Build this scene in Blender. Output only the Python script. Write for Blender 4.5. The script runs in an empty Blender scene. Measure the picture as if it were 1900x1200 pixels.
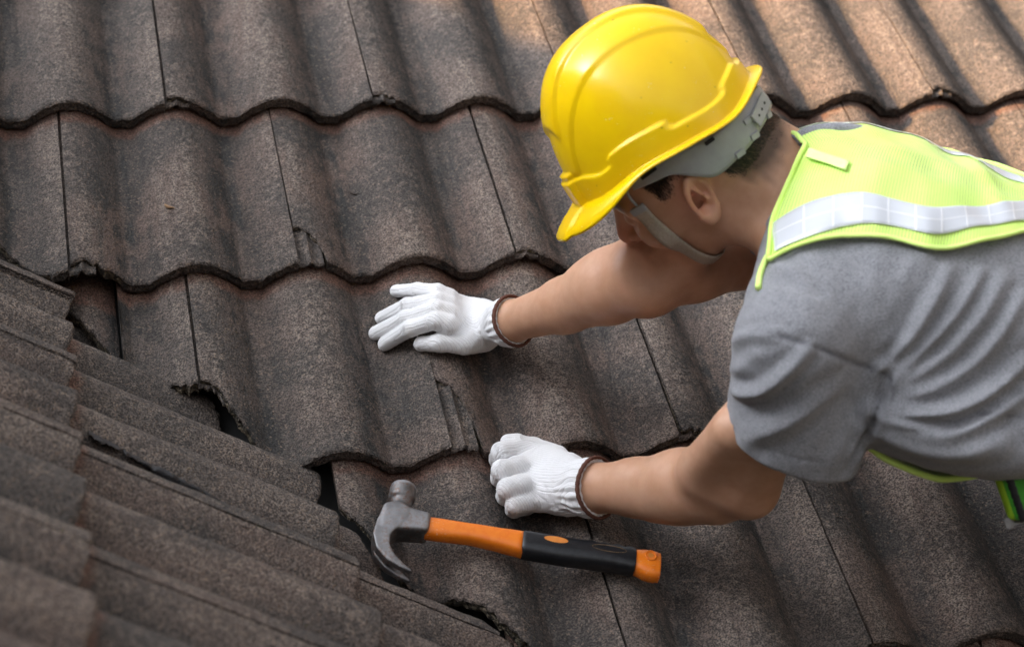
import bpy, bmesh, math, random
import numpy as np
from mathutils import Matrix, Vector

# ------------------------------------------------------------------ frames
# roof frame: x along the eaves, y up the main slope, n normal to it; the world is that frame tilted by the pitch
PITCH = math.radians(32.0)
CP, SP = math.cos(PITCH), math.sin(PITCH)
BASE_Z = 4.6
A_WORLD = np.array([[1, 0, 0], [0, CP, -SP], [0, SP, CP]])
def W(p):
    p = np.asarray(p, float)
    return p @ A_WORLD.T + np.array([0, 0, BASE_Z])
def Wd(d):
    return np.asarray(d, float) @ A_WORLD.T

# ------------------------------------------------------------------ camera (calibrated on the tile lattice: 0.30 m wide, 0.335 m gauge)
def rodr(r):
    r = np.asarray(r, float); a = np.linalg.norm(r); k = r / a
    K = np.array([[0, -k[2], k[1]], [k[2], 0, -k[0]], [-k[1], k[0], 0]])
    return np.eye(3) + math.sin(a) * K + (1 - math.cos(a)) * K @ K
RC = rodr([2.36938621, -.163843103, .274833848])
TC = np.array([-.561560473, -.564042026, 3.0237202])
FPX = 3632.745
CAM = -RC.T @ TC
def PX(px, py, z):
    """point in the roof frame seen at a photo pixel, z metres along the view axis"""
    c = np.array([(px - 950) / FPX * z, (py - 600) / FPX * z, z])
    return RC.T @ (c - TC)
def PH(px, py, h=0.0):
    """point in the roof frame seen at a photo pixel, h metres above the main slope"""
    d = RC.T @ np.array([(px - 950) / FPX, (py - 600) / FPX, 1.0])
    return CAM + (h - CAM[2]) / d[2] * d
def CD(x, y, z):
    """direction: x right, y up, z towards the camera -> roof frame"""
    v = RC.T @ np.array([x, -y, -z]); return v / np.linalg.norm(v)

scene = bpy.context.scene
col = scene.collection
cam_d = bpy.data.cameras.new('camera'); cam = bpy.data.objects.new('camera', cam_d); col.objects.link(cam)
cam_d.sensor_width = 36; cam_d.lens = FPX / 1900 * 36; cam_d.clip_start = .05; cam_d.clip_end = 2000
m3 = np.stack([Wd(RC[0]), Wd(-RC[1]), Wd(-RC[2])], 1)
mw = np.eye(4); mw[:3, :3] = m3; mw[:3, 3] = W(CAM)
cam.matrix_world = Matrix(mw.tolist())
cam_d.dof.use_dof = True; cam_d.dof.focus_distance = 2.46; cam_d.dof.aperture_fstop = 4.6
scene.camera = cam

# ------------------------------------------------------------------ light: low warm sun from the left, hazy bright sky
SUN_R = np.array([-.90, .25, .42]); SUN_R /= np.linalg.norm(SUN_R)     # towards the sun, roof frame
SUN_W = Wd(SUN_R)
elev = math.asin(SUN_W[2]); azim = math.atan2(SUN_W[0], SUN_W[1])
world = bpy.data.worlds.new('World'); scene.world = world; world.use_nodes = True
wn = world.node_tree.nodes; wl = world.node_tree.links
bg = wn['Background']
sky = wn.new('ShaderNodeTexSky'); sky.sky_type = 'NISHITA'; sky.sun_disc = False
sky.sun_elevation = elev; sky.sun_rotation = azim; sky.dust_density = 9.0; sky.air_density = 1.0; sky.ozone_density = 1.0
hs = wn.new('ShaderNodeHueSaturation'); hs.inputs['Saturation'].default_value = .04
wl.new(sky.outputs[0], hs.inputs['Color']); wm = wn.new('ShaderNodeMix'); wm.data_type = 'RGBA'; wm.blend_type = 'MULTIPLY'; wm.inputs[0].default_value = 1.0; wm.inputs[7].default_value = (.95, .985, 1.05, 1)
wl.new(hs.outputs[0], wm.inputs[6]); wl.new(wm.outputs[2], bg.inputs['Color'])
bg.inputs['Strength'].default_value = .105
sun_d = bpy.data.lights.new('sun', 'SUN'); sun_d.energy = 2.8; sun_d.angle = math.radians(.9); sun_d.color = (1, .57, .22)
sun = bpy.data.objects.new('sun', sun_d); col.objects.link(sun)
sun.rotation_euler = Vector(SUN_W.tolist()).to_track_quat('Z', 'Y').to_euler(); sun.location = (W([0, 0, 0]) + SUN_W * 9).tolist()
scene.view_settings.view_transform = 'Standard'; scene.view_settings.look = 'None'
scene.view_settings.exposure = 2.15; scene.view_settings.gamma = 1.0
scene.render.engine = 'CYCLES'

# ------------------------------------------------------------------ helpers
rng = np.random.default_rng(7)
def link_mesh(name, verts, faces, mat, parent=None, origin=None, smooth=True, attrs=None, uv=None, raw=False):
    """verts in the roof frame; ONE object; origin is a roof-frame point"""
    v = np.asarray(verts, float)
    v = v if raw else W(v)
    o = np.zeros(3) if origin is None else (np.asarray(origin, float) if raw else W(origin))
    me = bpy.data.meshes.new(name)
    me.from_pydata((v - o).tolist(), [], [list(f) for f in faces] if not isinstance(faces, np.ndarray) else faces.tolist())
    if smooth: me.polygons.foreach_set('use_smooth', [True] * len(me.polygons))
    if attrs:
        for k, a in attrs.items():
            a = np.asarray(a, float)
            if a.ndim == 1:
                at = me.attributes.new(k, 'FLOAT', 'POINT'); at.data.foreach_set('value', a.astype(np.float32))
            else:
                at = me.attributes.new(k, 'FLOAT_VECTOR', 'POINT'); at.data.foreach_set('vector', a.astype(np.float32).ravel())
    if uv is not None:
        ul = me.uv_layers.new(name='UVMap'); li = np.zeros(len(me.loops), int); me.loops.foreach_get('vertex_index', li)
        ul.data.foreach_set('uv', np.asarray(uv, np.float32)[li].ravel())
    me.materials.append(mat); me.update()
    ob = bpy.data.objects.new(name, me); col.objects.link(ob)
    if parent is not None:
        ob.parent = parent
        ob.location = (o - np.array(parent_world(parent))).tolist()
    else:
        ob.location = o.tolist()
    return ob
def parent_world(p):
    loc = np.array(p.location[:])
    while p.parent is not None:
        p = p.parent; loc = loc + np.array(p.location[:])
    return loc
def empty(name, origin, label=None, category=None, group=None, parent=None, raw=False):
    o = bpy.data.objects.new(name, None); col.objects.link(o); o.empty_display_size = .05
    w = np.asarray(origin, float) if raw else W(origin)
    if parent is not None:
        o.parent = parent; w = w - parent_world(parent)
    o.location = w.tolist(); tag(o, label, category, group); return o
def tag(o, label=None, category=None, group=None, kind=None):
    for k, v in (('label', label), ('category', category), ('group', group), ('kind', kind)):
        if v: o[k] = v
    return o
def sines(p, freq, seed, n=7):
    """cheap band-limited noise in about -1..1"""
    r = np.random.default_rng(seed); p = np.atleast_2d(p); out = np.zeros(len(p))
    for _ in range(n):
        k = r.normal(size=p.shape[1]); k *= freq * r.uniform(.6, 1.5) / np.linalg.norm(k)
        out += np.sin(p @ k * 2 * math.pi + r.uniform(0, 6.28))
    return out / (n ** .5 * 1.2)

class NT:
    """small node-tree helper"""
    def __init__(s, name):
        s.m = bpy.data.materials.new(name); s.m.use_nodes = True; s.t = s.m.node_tree; s.n = s.t.nodes; s.l = s.t.links
        s.b = s.n['Principled BSDF']; s.out = s.n['Material Output']
    def node(s, ty, **kw):
        n = s.n.new(ty)
        for k, v in kw.items():
            setattr(n, k, v)
        return n
    def put(s, sock, v):
        if isinstance(v, bpy.types.NodeSocket): s.l.new(v, sock)
        elif isinstance(v, (tuple, list)) and sock.type == 'RGBA': sock.default_value = tuple(v) + ((1,) if len(v) == 3 else ())
        else: sock.default_value = v
    def math(s, op, a, b=0.0, c=None, clamp=False):
        n = s.node('ShaderNodeMath', operation=op); n.use_clamp = clamp
        s.put(n.inputs[0], a); s.put(n.inputs[1], b)
        if c is not None: s.put(n.inputs[2], c)
        return n.outputs[0]
    def ramp(s, f, lo, hi, a=0.0, b=1.0):
        n = s.node('ShaderNodeMapRange', interpolation_type='SMOOTHSTEP')
        s.put(n.inputs[0], f); s.put(n.inputs[1], lo); s.put(n.inputs[2], hi); s.put(n.inputs[3], a); s.put(n.inputs[4], b); return n.outputs[0]
    def noise(s, vec, scale, detail=2.0, rough=.5, w=None, dist=0.0):
        n = s.node('ShaderNodeTexNoise', noise_dimensions='4D' if w is not None else '3D')
        if vec is not None: s.put(n.inputs['Vector'], vec)
        if w is not None: s.put(n.inputs['W'], w)
        n.inputs['Scale'].default_value = scale; n.inputs['Detail'].default_value = detail; n.inputs['Roughness'].default_value = rough
        n.inputs['Distortion'].default_value = dist
        return n.outputs[0]
    def mix(s, f, a, b, blend='MIX'):
        n = s.node('ShaderNodeMix', data_type='RGBA', blend_type=blend)
        s.put(n.inputs[0], f); s.put(n.inputs[6], a); s.put(n.inputs[7], b); return n.outputs[2]
    def attr(s, name, out='Fac'):
        n = s.node('ShaderNodeAttribute'); n.attribute_name = name; return n.outputs[out]
    def obj(s): return s.node('ShaderNodeTexCoord').outputs['Object']
    def rnd(s): return s.node('ShaderNodeObjectInfo').outputs['Random']
    def stretch(s, vec, sc):
        n = s.node('ShaderNodeMapping'); s.put(n.inputs[0], vec); n.inputs[3].default_value = sc; return n.outputs[0]
    def bump(s, h, dist, strength=1.0, base=None):
        n = s.node('ShaderNodeBump'); n.inputs['Strength'].default_value = strength; n.inputs['Distance'].default_value = dist
        s.put(n.inputs['Height'], h)
        if base is not None: s.l.new(base, n.inputs['Normal'])
        return n.outputs[0]
    def fin(s, color=None, rough=None, normal=None, metal=None, **kw):
        for k, v in (('Base Color', color), ('Roughness', rough), ('Normal', normal), ('Metallic', metal)):
            if v is not None: s.put(s.b.inputs[k], v)
        for k, v in kw.items(): s.put(s.b.inputs[k.replace('_', ' ')], v)
        return s.m

# ------------------------------------------------------------------ materials of the setting
def tile_material():
    t = NT('weathered_concrete_tile')
    ob, w = t.obj(), t.math('MULTIPLY', t.rnd(), 91.0)
    uvn = t.node('ShaderNodeUVMap'); sep = t.node('ShaderNodeSeparateXYZ'); t.l.new(uvn.outputs[0], sep.inputs[0])
    u, d = sep.outputs[0], sep.outputs[1]
    edge = t.attr('edge')
    ph = t.math('SUBTRACT', t.math('MODULO', t.math('ADD', u, .06 + .15), .15), .075)      # -0.075..0.075 about the crest
    aph = t.math('ABSOLUTE', ph)
    va = t.node('ShaderNodeVectorMath', operation='ADD'); cx = t.node('ShaderNodeCombineXYZ')
    for i_, k_ in enumerate((1.0, .73, .41)): t.put(cx.inputs[i_], t.math('MULTIPLY', w, k_))
    t.l.new(ob, va.inputs[0]); t.l.new(cx.outputs[0], va.inputs[1]); ob = va.outputs[0]
    n_big = t.noise(ob, 7, 1, .55); n_mid = t.noise(ob, 32, 2, .6); n_pat = t.noise(ob, 90, 1, .6)
    st = t.noise(t.stretch(ob, (60, 7, 60)), 1.0, 2, .6)            # streaks running down the slope
    fine = t.noise(ob, 470, 0, .7); fine2 = t.noise(ob, 190, 1.0, .6)
    vor = t.node('ShaderNodeTexVoronoi'); vor.inputs['Scale'].default_value = 470; t.l.new(ob, vor.inputs['Vector'])
    vs = t.node('ShaderNodeSeparateColor'); t.l.new(vor.outputs['Color'], vs.inputs[0])
    base = t.mix(t.ramp(n_big, .36, .64), (.066, .056, .051), (.108, .078, .066))
    base = t.mix(t.ramp(t.math('FRACT', t.math('MULTIPLY', t.rnd(), 7.3)), 0, 1, 0, .7), base, (.082, .072, .066))
    # clean red-brown strip that stays covered by the course above
    strip = t.ramp(t.math('ADD', d, t.math('MULTIPLY', t.math('SUBTRACT', n_mid, .5), .03)), .311, .325)
    base = t.mix(t.math('MULTIPLY', strip, .9), base, (.135, .074, .056))
    # black algae film, mostly on the sides of the rolls and in streaks; shade of the right flanks painted in
    film_shade = t.math('MULTIPLY', t.ramp(t.math('ADD', t.math('MULTIPLY', st, .62), t.math('MULTIPLY', n_mid, .5)), .46, .68),
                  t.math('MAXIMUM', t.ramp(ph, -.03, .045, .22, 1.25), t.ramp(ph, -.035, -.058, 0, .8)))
    film_shade = t.math('MULTIPLY', film_shade, t.math('SUBTRACT', 1.0, strip))
    base = t.mix(t.math('MULTIPLY', film_shade, .80), base, (.034, .033, .032))
    # pale worn cement on the crests, strengthened to paint in the light they catch
    wear_light = t.math('MULTIPLY', t.ramp(t.math('ABSOLUTE', t.math('ADD', ph, .012)), .012, .055, 1, 0), t.ramp(t.math('ADD', t.math('MULTIPLY', n_big, .55), t.math('MULTIPLY', n_pat, .5)), .40, .62))
    wear_light = t.math('MULTIPLY', wear_light, t.ramp(t.math('ADD', t.math('MULTIPLY', fine, .6), t.math('MULTIPLY', fine2, .4)), .22, .66))
    base = t.mix(t.math('MULTIPLY', t.math('MULTIPLY', wear_light, t.ramp(st, .36, .60, .25, 1.0)), .72), base, (.205, .170, .146))
    # the sand grain
    g = t.ramp(t.math('ADD', t.math('MULTIPLY', fine, .72), t.math('MULTIPLY', fine2, .28)), .32, .68)
    base = t.mix(.85, base, t.mix(g, (.44, .44, .45), (1.54, 1.51, 1.46)), 'MULTIPLY')
    speck = t.math('MULTIPLY', t.ramp(vs.outputs[0], .86, .90), t.ramp(n_pat, .35, .6))
    base = t.mix(t.math('MULTIPLY', speck, .42), base, (.27, .195, .145))
    dsp = t.ramp(vs.outputs[1], .80, .84)
    base = t.mix(t.math('MULTIPLY', dsp, .38), base, (.022, .021, .021))
    brk = t.ramp(edge, 1.4, 1.9)
    base = t.mix(t.math('MULTIPLY', brk, .75), base, t.mix(t.ramp(fine2, .4, .62), (.045, .040, .030), (.24, .195, .13)))
    h = t.math('ADD', t.math('MULTIPLY', fine, .8), t.math('MULTIPLY', fine2, 1.6))
    hb = t.math('MULTIPLY', h, t.ramp(edge, .3, 1.0, 1.0, 2.6))
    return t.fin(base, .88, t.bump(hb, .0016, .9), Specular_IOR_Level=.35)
M = {}
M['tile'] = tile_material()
def flat(name, c1, c2, scale, rough, bumpd=.0005, metal=0.0, detail=4, **kw):
    t = NT(name); ob = t.obj(); n = t.noise(ob, scale, detail, .6)
    return t.fin(t.mix(t.ramp(n, .3, .7), c1, c2), rough, t.bump(n, bumpd, .6), metal, **kw)
M['flashing'] = flat('dull_zinc_flashing', (.045, .045, .045), (.085, .085, .083), 14, .55, .0004, .0)
M['deck'] = flat('roofing_felt', (.012, .012, .012), (.022, .021, .02), 30, .9)
M['batten'] = flat('dark_timber', (.05, .04, .03), (.09, .07, .05), 25, .8)
M['render'] = flat('painted_render', (.62, .59, .53), (.70, .67, .61), 6, .9, .002)
M['blocker_wall'] = flat('dark_render', (.16, .15, .135), (.24, .225, .20), 6, .9, .002)  # dark, so the added blocker walls bounce little light
M['ground'] = flat('ground_earth', (.10, .09, .06), (.07, .10, .045), .6, .95, .02)
M['tar'] = flat('bitumen_smear', (.018, .017, .019), (.032, .030, .032), 120, .55, .0012)
# ------------------------------------------------------------------ roof tiles
G, TW, TL, HR, STEP = .335, .30, .42, .0345, .025
def roll_h(u):
    """height of the double-roll profile above its pans"""
    ph = np.mod(np.asarray(u) + .06, .15) - .075
    t = np.clip(np.abs(ph) / .0615, 0, 1)
    return HR * np.where(t < 1, np.cos(math.pi / 2 * t) ** .94, 0)
def tile_top(u, d):
    lock = np.where(u > .2995, -.0100 + .0060 * np.exp(-((u - .3165) / .0035) ** 2) + .004 * np.exp(-((u - .334) / .004) ** 2), 0)
    return roll_h(u) - HR - STEP * d / G + lock
def build_tile(name, dmin=None, umin=.0020, umax=.3345, seed=0, broken=None):
    """verts (u, d, n) of a tile whose front edge follows dmin(u); returns a mesh datablock"""
    us = np.unique(np.concatenate([np.linspace(.0020, .2990, 62), [.3000, .301, .306, .311, .314, .3165, .319, .322, .328, .331, .3345]]))
    us = us[(us >= umin) & (us <= umax)]
    if umin > .0021: us = np.concatenate([[umin], us])
    if umax < .33: us = np.concatenate([us, [umax]])
    us = np.unique(us)
    extra = dmin(us) if dmin is not None else np.zeros_like(us)
    if dmin is not None:                               # more columns where the break runs steeply
        us2 = [us[0]]
        for a, b, ea, eb in zip(us[:-1], us[1:], extra[:-1], extra[1:]):
            k = int(np.clip(abs(ea - eb) / .004, 1, 6)); us2 += list(a + (b - a) * (np.arange(1, k + 1) / k))
        us = np.array(us2); extra = dmin(us)
    keep = extra < TL - .02; us, extra = us[keep], extra[keep]
    if len(us) < 3: return None
    nc = len(us); isb = extra > .004
    r = np.random.default_rng(seed)
    extra = extra + np.where(isb, .0028 * sines(us[:, None], 90, seed + 1) + .0006 * r.normal(size=nc), .0011 * sines(us[:, None], 120, seed + 2))
    V, UV, ED, F = [], [], [], []
    rows = [0, .0016, .004, .012] + list(np.linspace(.03, 1, 15) ** 1.0 * .0)   # filled below
    offs = np.concatenate([[0, .0016, .004, .010, .022], np.linspace(.045, 1, 15)])
    grid = []
    for i, o in enumerate(offs):
        if i < 5: d = extra + o
        else: d = extra + .022 + (TL - extra - .022) * (o - .0) if False else (extra + .022) * (1 - (o - .045) / .955) + TL * ((o - .045) / .955) + (.012 if i == 5 else 0)
        n = tile_top(us, d)
        if i == 0: n = n - .0030 + .0007 * r.normal(size=nc)
        elif i == 1: n = n - .0010 + .0004 * r.normal(size=nc)
        else: n = n + .0007 * sines(np.stack([us, d], 1), 22, seed + 5)
        grid.append(len(V)); V += list(np.stack([us, d, n], 1)); UV += list(np.stack([us, d], 1)); ED += list(np.full(nc, 0.0 if i > 0 else .5))
    th_f = np.where(us < .034, .013, np.where(us > .3004, .009, .0205))
    th_b = np.where(us < .034, .009, np.where(us > .3004, .006, .012))
    front = [grid[0]]
    for k in (1, 2, 3, 4):                              # rough front face
        d = extra + np.where(isb, .0018, .0010) * (.45 * r.normal(size=nc) + sines(np.stack([us, np.full(nc, k * .004)], 1), 110, seed + 60 + k)) + (.0015 if k < 4 else .003)
        n = tile_top(us, extra) - .003 - (th_f - .003) * k / 4 + .0007 * r.normal(size=nc)
        front.append(len(V)); V += list(np.stack([us, d, n], 1)); UV += list(np.stack([us, extra], 1)); ED += list(np.where(isb, 2.0, 1.0))
    ub = len(V); d = extra + .03; V += list(np.stack([us, d, tile_top(us, d) - np.where(us < .034, .011, np.where(us > .3004, .008, .015))], 1)); UV += list(np.stack([us, d], 1)); ED += list(np.ones(nc))
    bb = len(V); d = np.full(nc, TL); V += list(np.stack([us, d, tile_top(us, d) - th_b], 1)); UV += list(np.stack([us, d], 1)); ED += list(np.ones(nc))
    j = np.arange(nc - 1)
    def strip(a, b): F.extend(np.stack([a + j, a + j + 1, b + j + 1, b + j], 1).tolist())
    for a, b in zip(grid[:-1], grid[1:]): strip(a, b)
    for a, b in zip(front[1:], front[:-1]): strip(a, b)
    strip(ub, front[-1]); strip(bb, ub); strip(grid[-1], bb)
    for c, flip in ((0, False), (nc - 1, True)):        # side faces
        loop = [grid[i] + c for i in range(len(offs))] + [bb + c, ub + c] + [front[k] + c for k in (4, 3, 2, 1)]
        F.append(loop[::-1] if not flip else loop)
    me = bpy.data.meshes.new(name); me.from_pydata([tuple(v) for v in V], [], F)
    ul = me.uv_layers.new(name='UVMap'); li = np.zeros(len(me.loops), int); me.loops.foreach_get('vertex_index', li)
    ul.data.foreach_set('uv', np.array(UV, np.float32)[li].ravel())
    at = me.attributes.new('edge', 'FLOAT', 'POINT'); at.data.foreach_set('value', np.array(ED, np.float32))
    me.polygons.foreach_set('use_smooth', [True] * len(me.polygons))
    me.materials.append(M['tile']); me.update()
    try: me.set_sharp_from_angle(angle=math.radians(50))
    except Exception: pass
    return me

# side slope frame, calibrated the same way: s down its slope, e along its eaves towards the camera, nl its normal
OL = np.array([-.14538678, -.70612153, -.0277274])
LS = np.array([.85998369, -.28654178, -.42228174]); LE = np.array([-.01706671, -.84316766, .53737978]); LN = np.array([.51003606, .45493089, .73000076])
def L2R(s, e, n=0.0): return OL + np.multiply.outer(s, LS) + np.multiply.outer(e, LE) + np.multiply.outer(n, LN)

# where the main slope's tiles are cut and broken along the valley: lowest y kept for each x
YC = np.array([(-1.5, .98), (-.145, -.702), (-.097, -.780), (-.092, -.813), (-.008, -.870), (.0, -.866), (.02, -.879), (.036, -.916), (.058, -.957), (.074, -.993),
               (.111, -1.012), (.140, -1.045), (.157, -1.083), (.176, -1.109), (.186, -1.130), (.217, -1.181), (.239, -1.202), (.269, -1.212), (.297, -1.238),
               (.316, -1.270), (.346, -1.310), (1.5, -2.75)])
def ycut(x): return np.interp(x, YC[:, 0], YC[:, 1])
SC = np.array([(-1.6, -2.03), (-.3, -.34), (-.15, -.13), (0, .095), (.06, .165), (.1, .200), (.18, .240), (.195, .243), (.225, .30), (.245, .345), (.37, .388), (.44, .455), (.509, .530), (.537, .562), (.62, .68), (1.6, 1.95)])
def scut(e): return np.interp(e, SC[:, 0], SC[:, 1])

roof = empty('tiled_roof', [0, 0, 0], 'weathered brown concrete tile roof with two slopes meeting in a broken valley', 'roof')
def slab(name, c, mat, parent, thick=.02):
    """flat deck: c four roof-frame corners (counter-clockwise from above), thickness downwards along the face normal"""
    c = np.array(c, float); n = np.cross(c[1] - c[0], c[3] - c[0]); n /= np.linalg.norm(n)
    v = np.concatenate([c, c - n * thick])
    return link_mesh(name, v, [(0, 1, 2, 3), (7, 6, 5, 4), (0, 4, 5, 1), (1, 5, 6, 2), (2, 6, 7, 3), (3, 7, 4, 0)], mat, parent, c[0], smooth=False)
VD = np.cross(LN, [0, 0, 1]); VD = VD / np.linalg.norm(VD)      # direction of the valley (up)
if VD[1] < 0: VD = -VD
VP = np.array([.05, -.93, -.005])
v_at = lambda k, n: VP + VD * k + np.array([0, 0, n])
main_deck = slab('main_slope', [v_at(-1.9, -.115), [3.1, (v_at(-1.9, 0))[1], -.115], [3.1, 1.02, -.115], [(v_at(2.62, 0))[0], 1.02, -.115]], M['deck'], roof)
vl0, vl1 = v_at(-1.9, -.115), v_at(2.62, -.115)
side_deck = slab('side_slope', [vl0, vl1, vl1 - LS * ((vl1[0] + 2.25) / LS[0]), vl0 - LS * ((vl0[0] + 2.25) / LS[0])], M['deck'], roof)
var = [build_tile('roof_tile', None, seed=100 + 17 * i) for i in range(5)]
RX = Matrix.Rotation(PITCH, 4, 'X')
def place_tile(me, mat_rf, parent):
    """mat_rf: 4x4 in the roof frame"""
    ob = bpy.data.objects.new('roof_tile', me); col.objects.link(ob); ob.parent = parent
    ob.matrix_parent_inverse = Matrix.Identity(4)
    mwd = Matrix.Translation((0, 0, BASE_Z)) @ RX @ mat_rf
    ob.matrix_basis = Matrix.Translation((-parent_world(parent)).tolist()) @ mwd
    return ob
trng = random.Random(4)
def jit(a): return trng.uniform(-a, a)
special = {}
for r in range(-3, 7):
    yf = -r * G
    off = 0.0 if r % 2 else .15
    for k in range(-7, 11):
        x0 = off + k * TW
        if x0 > 3.0: continue
        dm = ycut(np.linspace(x0, x0 + TW, 31)) - yf
        if dm.min() > TL - .04: continue
        if (r, k) == (4, -1): continue                    # missing: lies open over the gutter
        seed = 1000 + r * 50 + k
        mt = Matrix.Translation((x0 + jit(.0008), yf + jit(.0018), jit(.0012))) @ Matrix.Rotation(jit(.0035), 4, 'Z') @ Matrix.Rotation(jit(.003), 4, 'Y')
        chips = None
        if (r, k) == (2, 0) : chips = [(0, .072), (.010, .066), (.022, .056), (.032, .038), (.038, .018), (.041, .0)]         # chipped corners that lay the locks bare
        if (r, k) == (3, 1) : chips = [(0, .124), (.010, .118), (.022, .104), (.030, .085), (.036, .050), (.041, .020), (.043, .0)]
        if (r, k) == (2, -1): chips = [(0, .010), (.02, .018), (.045, .006), (.06, .008), (.075, .0)]
        if (r, k) in ((1, 0), (1, 1), (1, 4), (2, 1), (3, 2)): chips = [(0, .006), (.015, .008), (.03, .003), (.034, .0)]
        if dm.max() > .0 or chips:
            def fn(u, x0=x0, yf=yf, chips=chips):
                e = np.maximum(0, ycut(x0 + u) - yf)
                if chips: e = np.maximum(e, np.interp(u, [c[0] for c in chips], [c[1] for c in chips], right=0))
                return e
            if (r, k) == (3, -1):                        # cut tile in the valley: one sound piece, one slipped fragment
                me = build_tile('roof_tile', fn, umin=.212, seed=seed); place_tile(me, mt, main_deck)
                me = build_tile('roof_tile', fn, umin=.10, umax=.2095, seed=seed + 3)
                if me: place_tile(me, Matrix.Translation((0, -.004, -.021)) @ mt @ Matrix.Rotation(-.02, 4, 'X'), main_deck)
                continue
            me = build_tile('roof_tile', fn, seed=seed)
            if me: place_tile(me, mt, main_deck)
        else:
            place_tile(var[trng.randrange(5)], mt, main_deck)
# side slope: local axes of a tile there are U = -e, D = -s, N
ML = Matrix(((-LE[0], -LS[0], LN[0], 0), (-LE[1], -LS[1], LN[1], 0), (-LE[2], -LS[2], LN[2], 0), (0, 0, 0, 1)))
offL = {0: 0.0, 1: .263, 2: .22, 3: .07, -1: .15}
for i in range(-6, 5):
    sf = i * G
    off = offL.get(i, (i % 2) * .15)
    for k in range(-6, 7):
        ej = off + k * TW                                # the tile's joint (its left edge, towards the camera)
        if ej > 1.75: continue
        dm = sf - scut(ej - np.linspace(0, TW, 31))
        if dm.min() > TL - .04: continue
        mt = Matrix.Translation(L2R(sf + jit(.002), ej + jit(.0008), jit(.0012)).tolist()) @ ML @ Matrix.Rotation(jit(.004), 4, 'Z') @ Matrix.Rotation(jit(.004), 4, 'Y')
        if (i, k) == (0, 0):                             # a loose tile riding over the valley
            me = build_tile('roof_tile', lambda u: np.interp(u, [0, .13, .16, .30], [0, 0, .03, .20]), seed=77)
            place_tile(me, Matrix.Translation((LN * .008).tolist()) @ mt @ Matrix.Rotation(.012, 4, 'Y'), side_deck); continue
        if dm.max() > 0:
            me = build_tile('roof_tile', lambda u, ej=ej, sf=sf: np.maximum(0, sf - scut(ej - u)), seed=5000 + i * 40 + k)
            if me: place_tile(me, mt, side_deck)
        else: place_tile(var[trng.randrange(5)], mt, side_deck)
# valley flashing: a dull metal gutter under the cut edges
fl = []
NBV = .20
for k in np.linspace(-1.9, 2.6, 24):
    p = VP + VD * k
    ex, ls = np.cross([0, 0, 1], VD), np.cross(VD, LN)
    ex = ex / np.linalg.norm(ex); ls = ls / np.linalg.norm(ls)
    if ex[0] < 0: ex = -ex
    if ls[0] > 0: ls = -ls
    dn = -np.array([0, 0, 1.0])
    w = .0015 * math.sin(k * 23)
    for a, b, dz in ((.20, 0, -.072), (.10, 0, -.080), (.012, 0, -.088), (0, .012, -.088), (0, .10, -.080), (0, .2, -.072)):
        q = p + ex * a + ls * b
        q = q + (np.array([0, 0, 1]) * (dz + w) if a > 0 or b == 0 else LN * (dz + w) / 1.0)
        fl.append(q)
    for jn in range(6): pass
nf = len(fl) // 6
ff = [(i * 6 + j, (i + 1) * 6 + j, (i + 1) * 6 + j + 1, i * 6 + j + 1) for i in range(nf - 1) for j in range(5)]
link_mesh('valley_flashing', fl, ff, M['flashing'], roof, fl[0])
# ------------------------------------------------------------------ the house below, an added unseen wall that shades the slopes, the ground
def boxw(name, lo, hi, mat, parent=None):
    lo, hi = np.array(lo, float), np.array(hi, float)
    v = [[(lo, hi)[i][0], (lo, hi)[j][1], (lo, hi)[k][2]] for i in (0, 1) for j in (0, 1) for k in (0, 1)]
    f = [(0, 1, 3, 2), (4, 6, 7, 5), (0, 4, 5, 1), (2, 3, 7, 6), (0, 2, 6, 4), (1, 5, 7, 3)]
    return link_mesh(name, v, f, mat, parent, origin=[(lo[0] + hi[0]) / 2, (lo[1] + hi[1]) / 2, lo[2]], smooth=False, raw=True)
b0, b1 = PH(925, 40, -.01), PH(1900, 455, -.01)          # edge of the sunlit part of the main slope
XW = -2.28
def back(p): return W(p + SUN_R * ((XW - p[0]) / SUN_R[0]))
k0, k1 = back(b0), back(b1)
sl = (k1[2] - k0[2]) / (k1[1] - k0[1])
ztop = lambda y: k0[2] + sl * (y - k0[1])
ya, yb = -5.2, 2.6
wall = empty('shading_wall', [XW - .12, -1.2, 0], 'unseen added wall with sloping coping, shaped to shade the roof slopes', 'wall', raw=True)  # added shadow caster, its top edge fitted to the shade border
def prism(name, x0, x1, lo, hi, mat, parent):
    v = [[x, y, z] for x in (x0, x1) for y, z in ((ya, lo(ya)), (yb, lo(yb)), (yb, hi(yb)), (ya, hi(ya)))]
    return link_mesh(name, v, [(0, 1, 2, 3), (7, 6, 5, 4), (0, 4, 5, 1), (1, 5, 6, 2), (2, 6, 7, 3), (3, 7, 4, 0)], mat, parent, origin=[(x0 + x1) / 2, (ya + yb) / 2, lo(ya)], smooth=False, raw=True)
prism('rendered_face', XW - .24, XW - .03, lambda y: 0.0, lambda y: ztop(y) - .05, M['blocker_wall'], wall)
prism('coping', XW - .28, XW, lambda y: ztop(y) - .05, lambda y: ztop(y), M['flashing'], wall)
g = link_mesh('ground', [[-400, -400, 0], [400, -400, 0], [400, 400, 0], [-400, 400, 0]], [(0, 1, 2, 3)], M['ground'], raw=True, smooth=False); tag(g, kind='structure')
hw = empty('house_walls', [1.0, -1.0, 0], 'plain rendered house walls carrying the tiled roof', 'building', raw=True)
zl = W(v_at(-1.9, -.2))[2]
boxw('wall', [-2.2, -2.4, 0], [3.0, 1.0, zl - .3], M['render'], hw)

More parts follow.
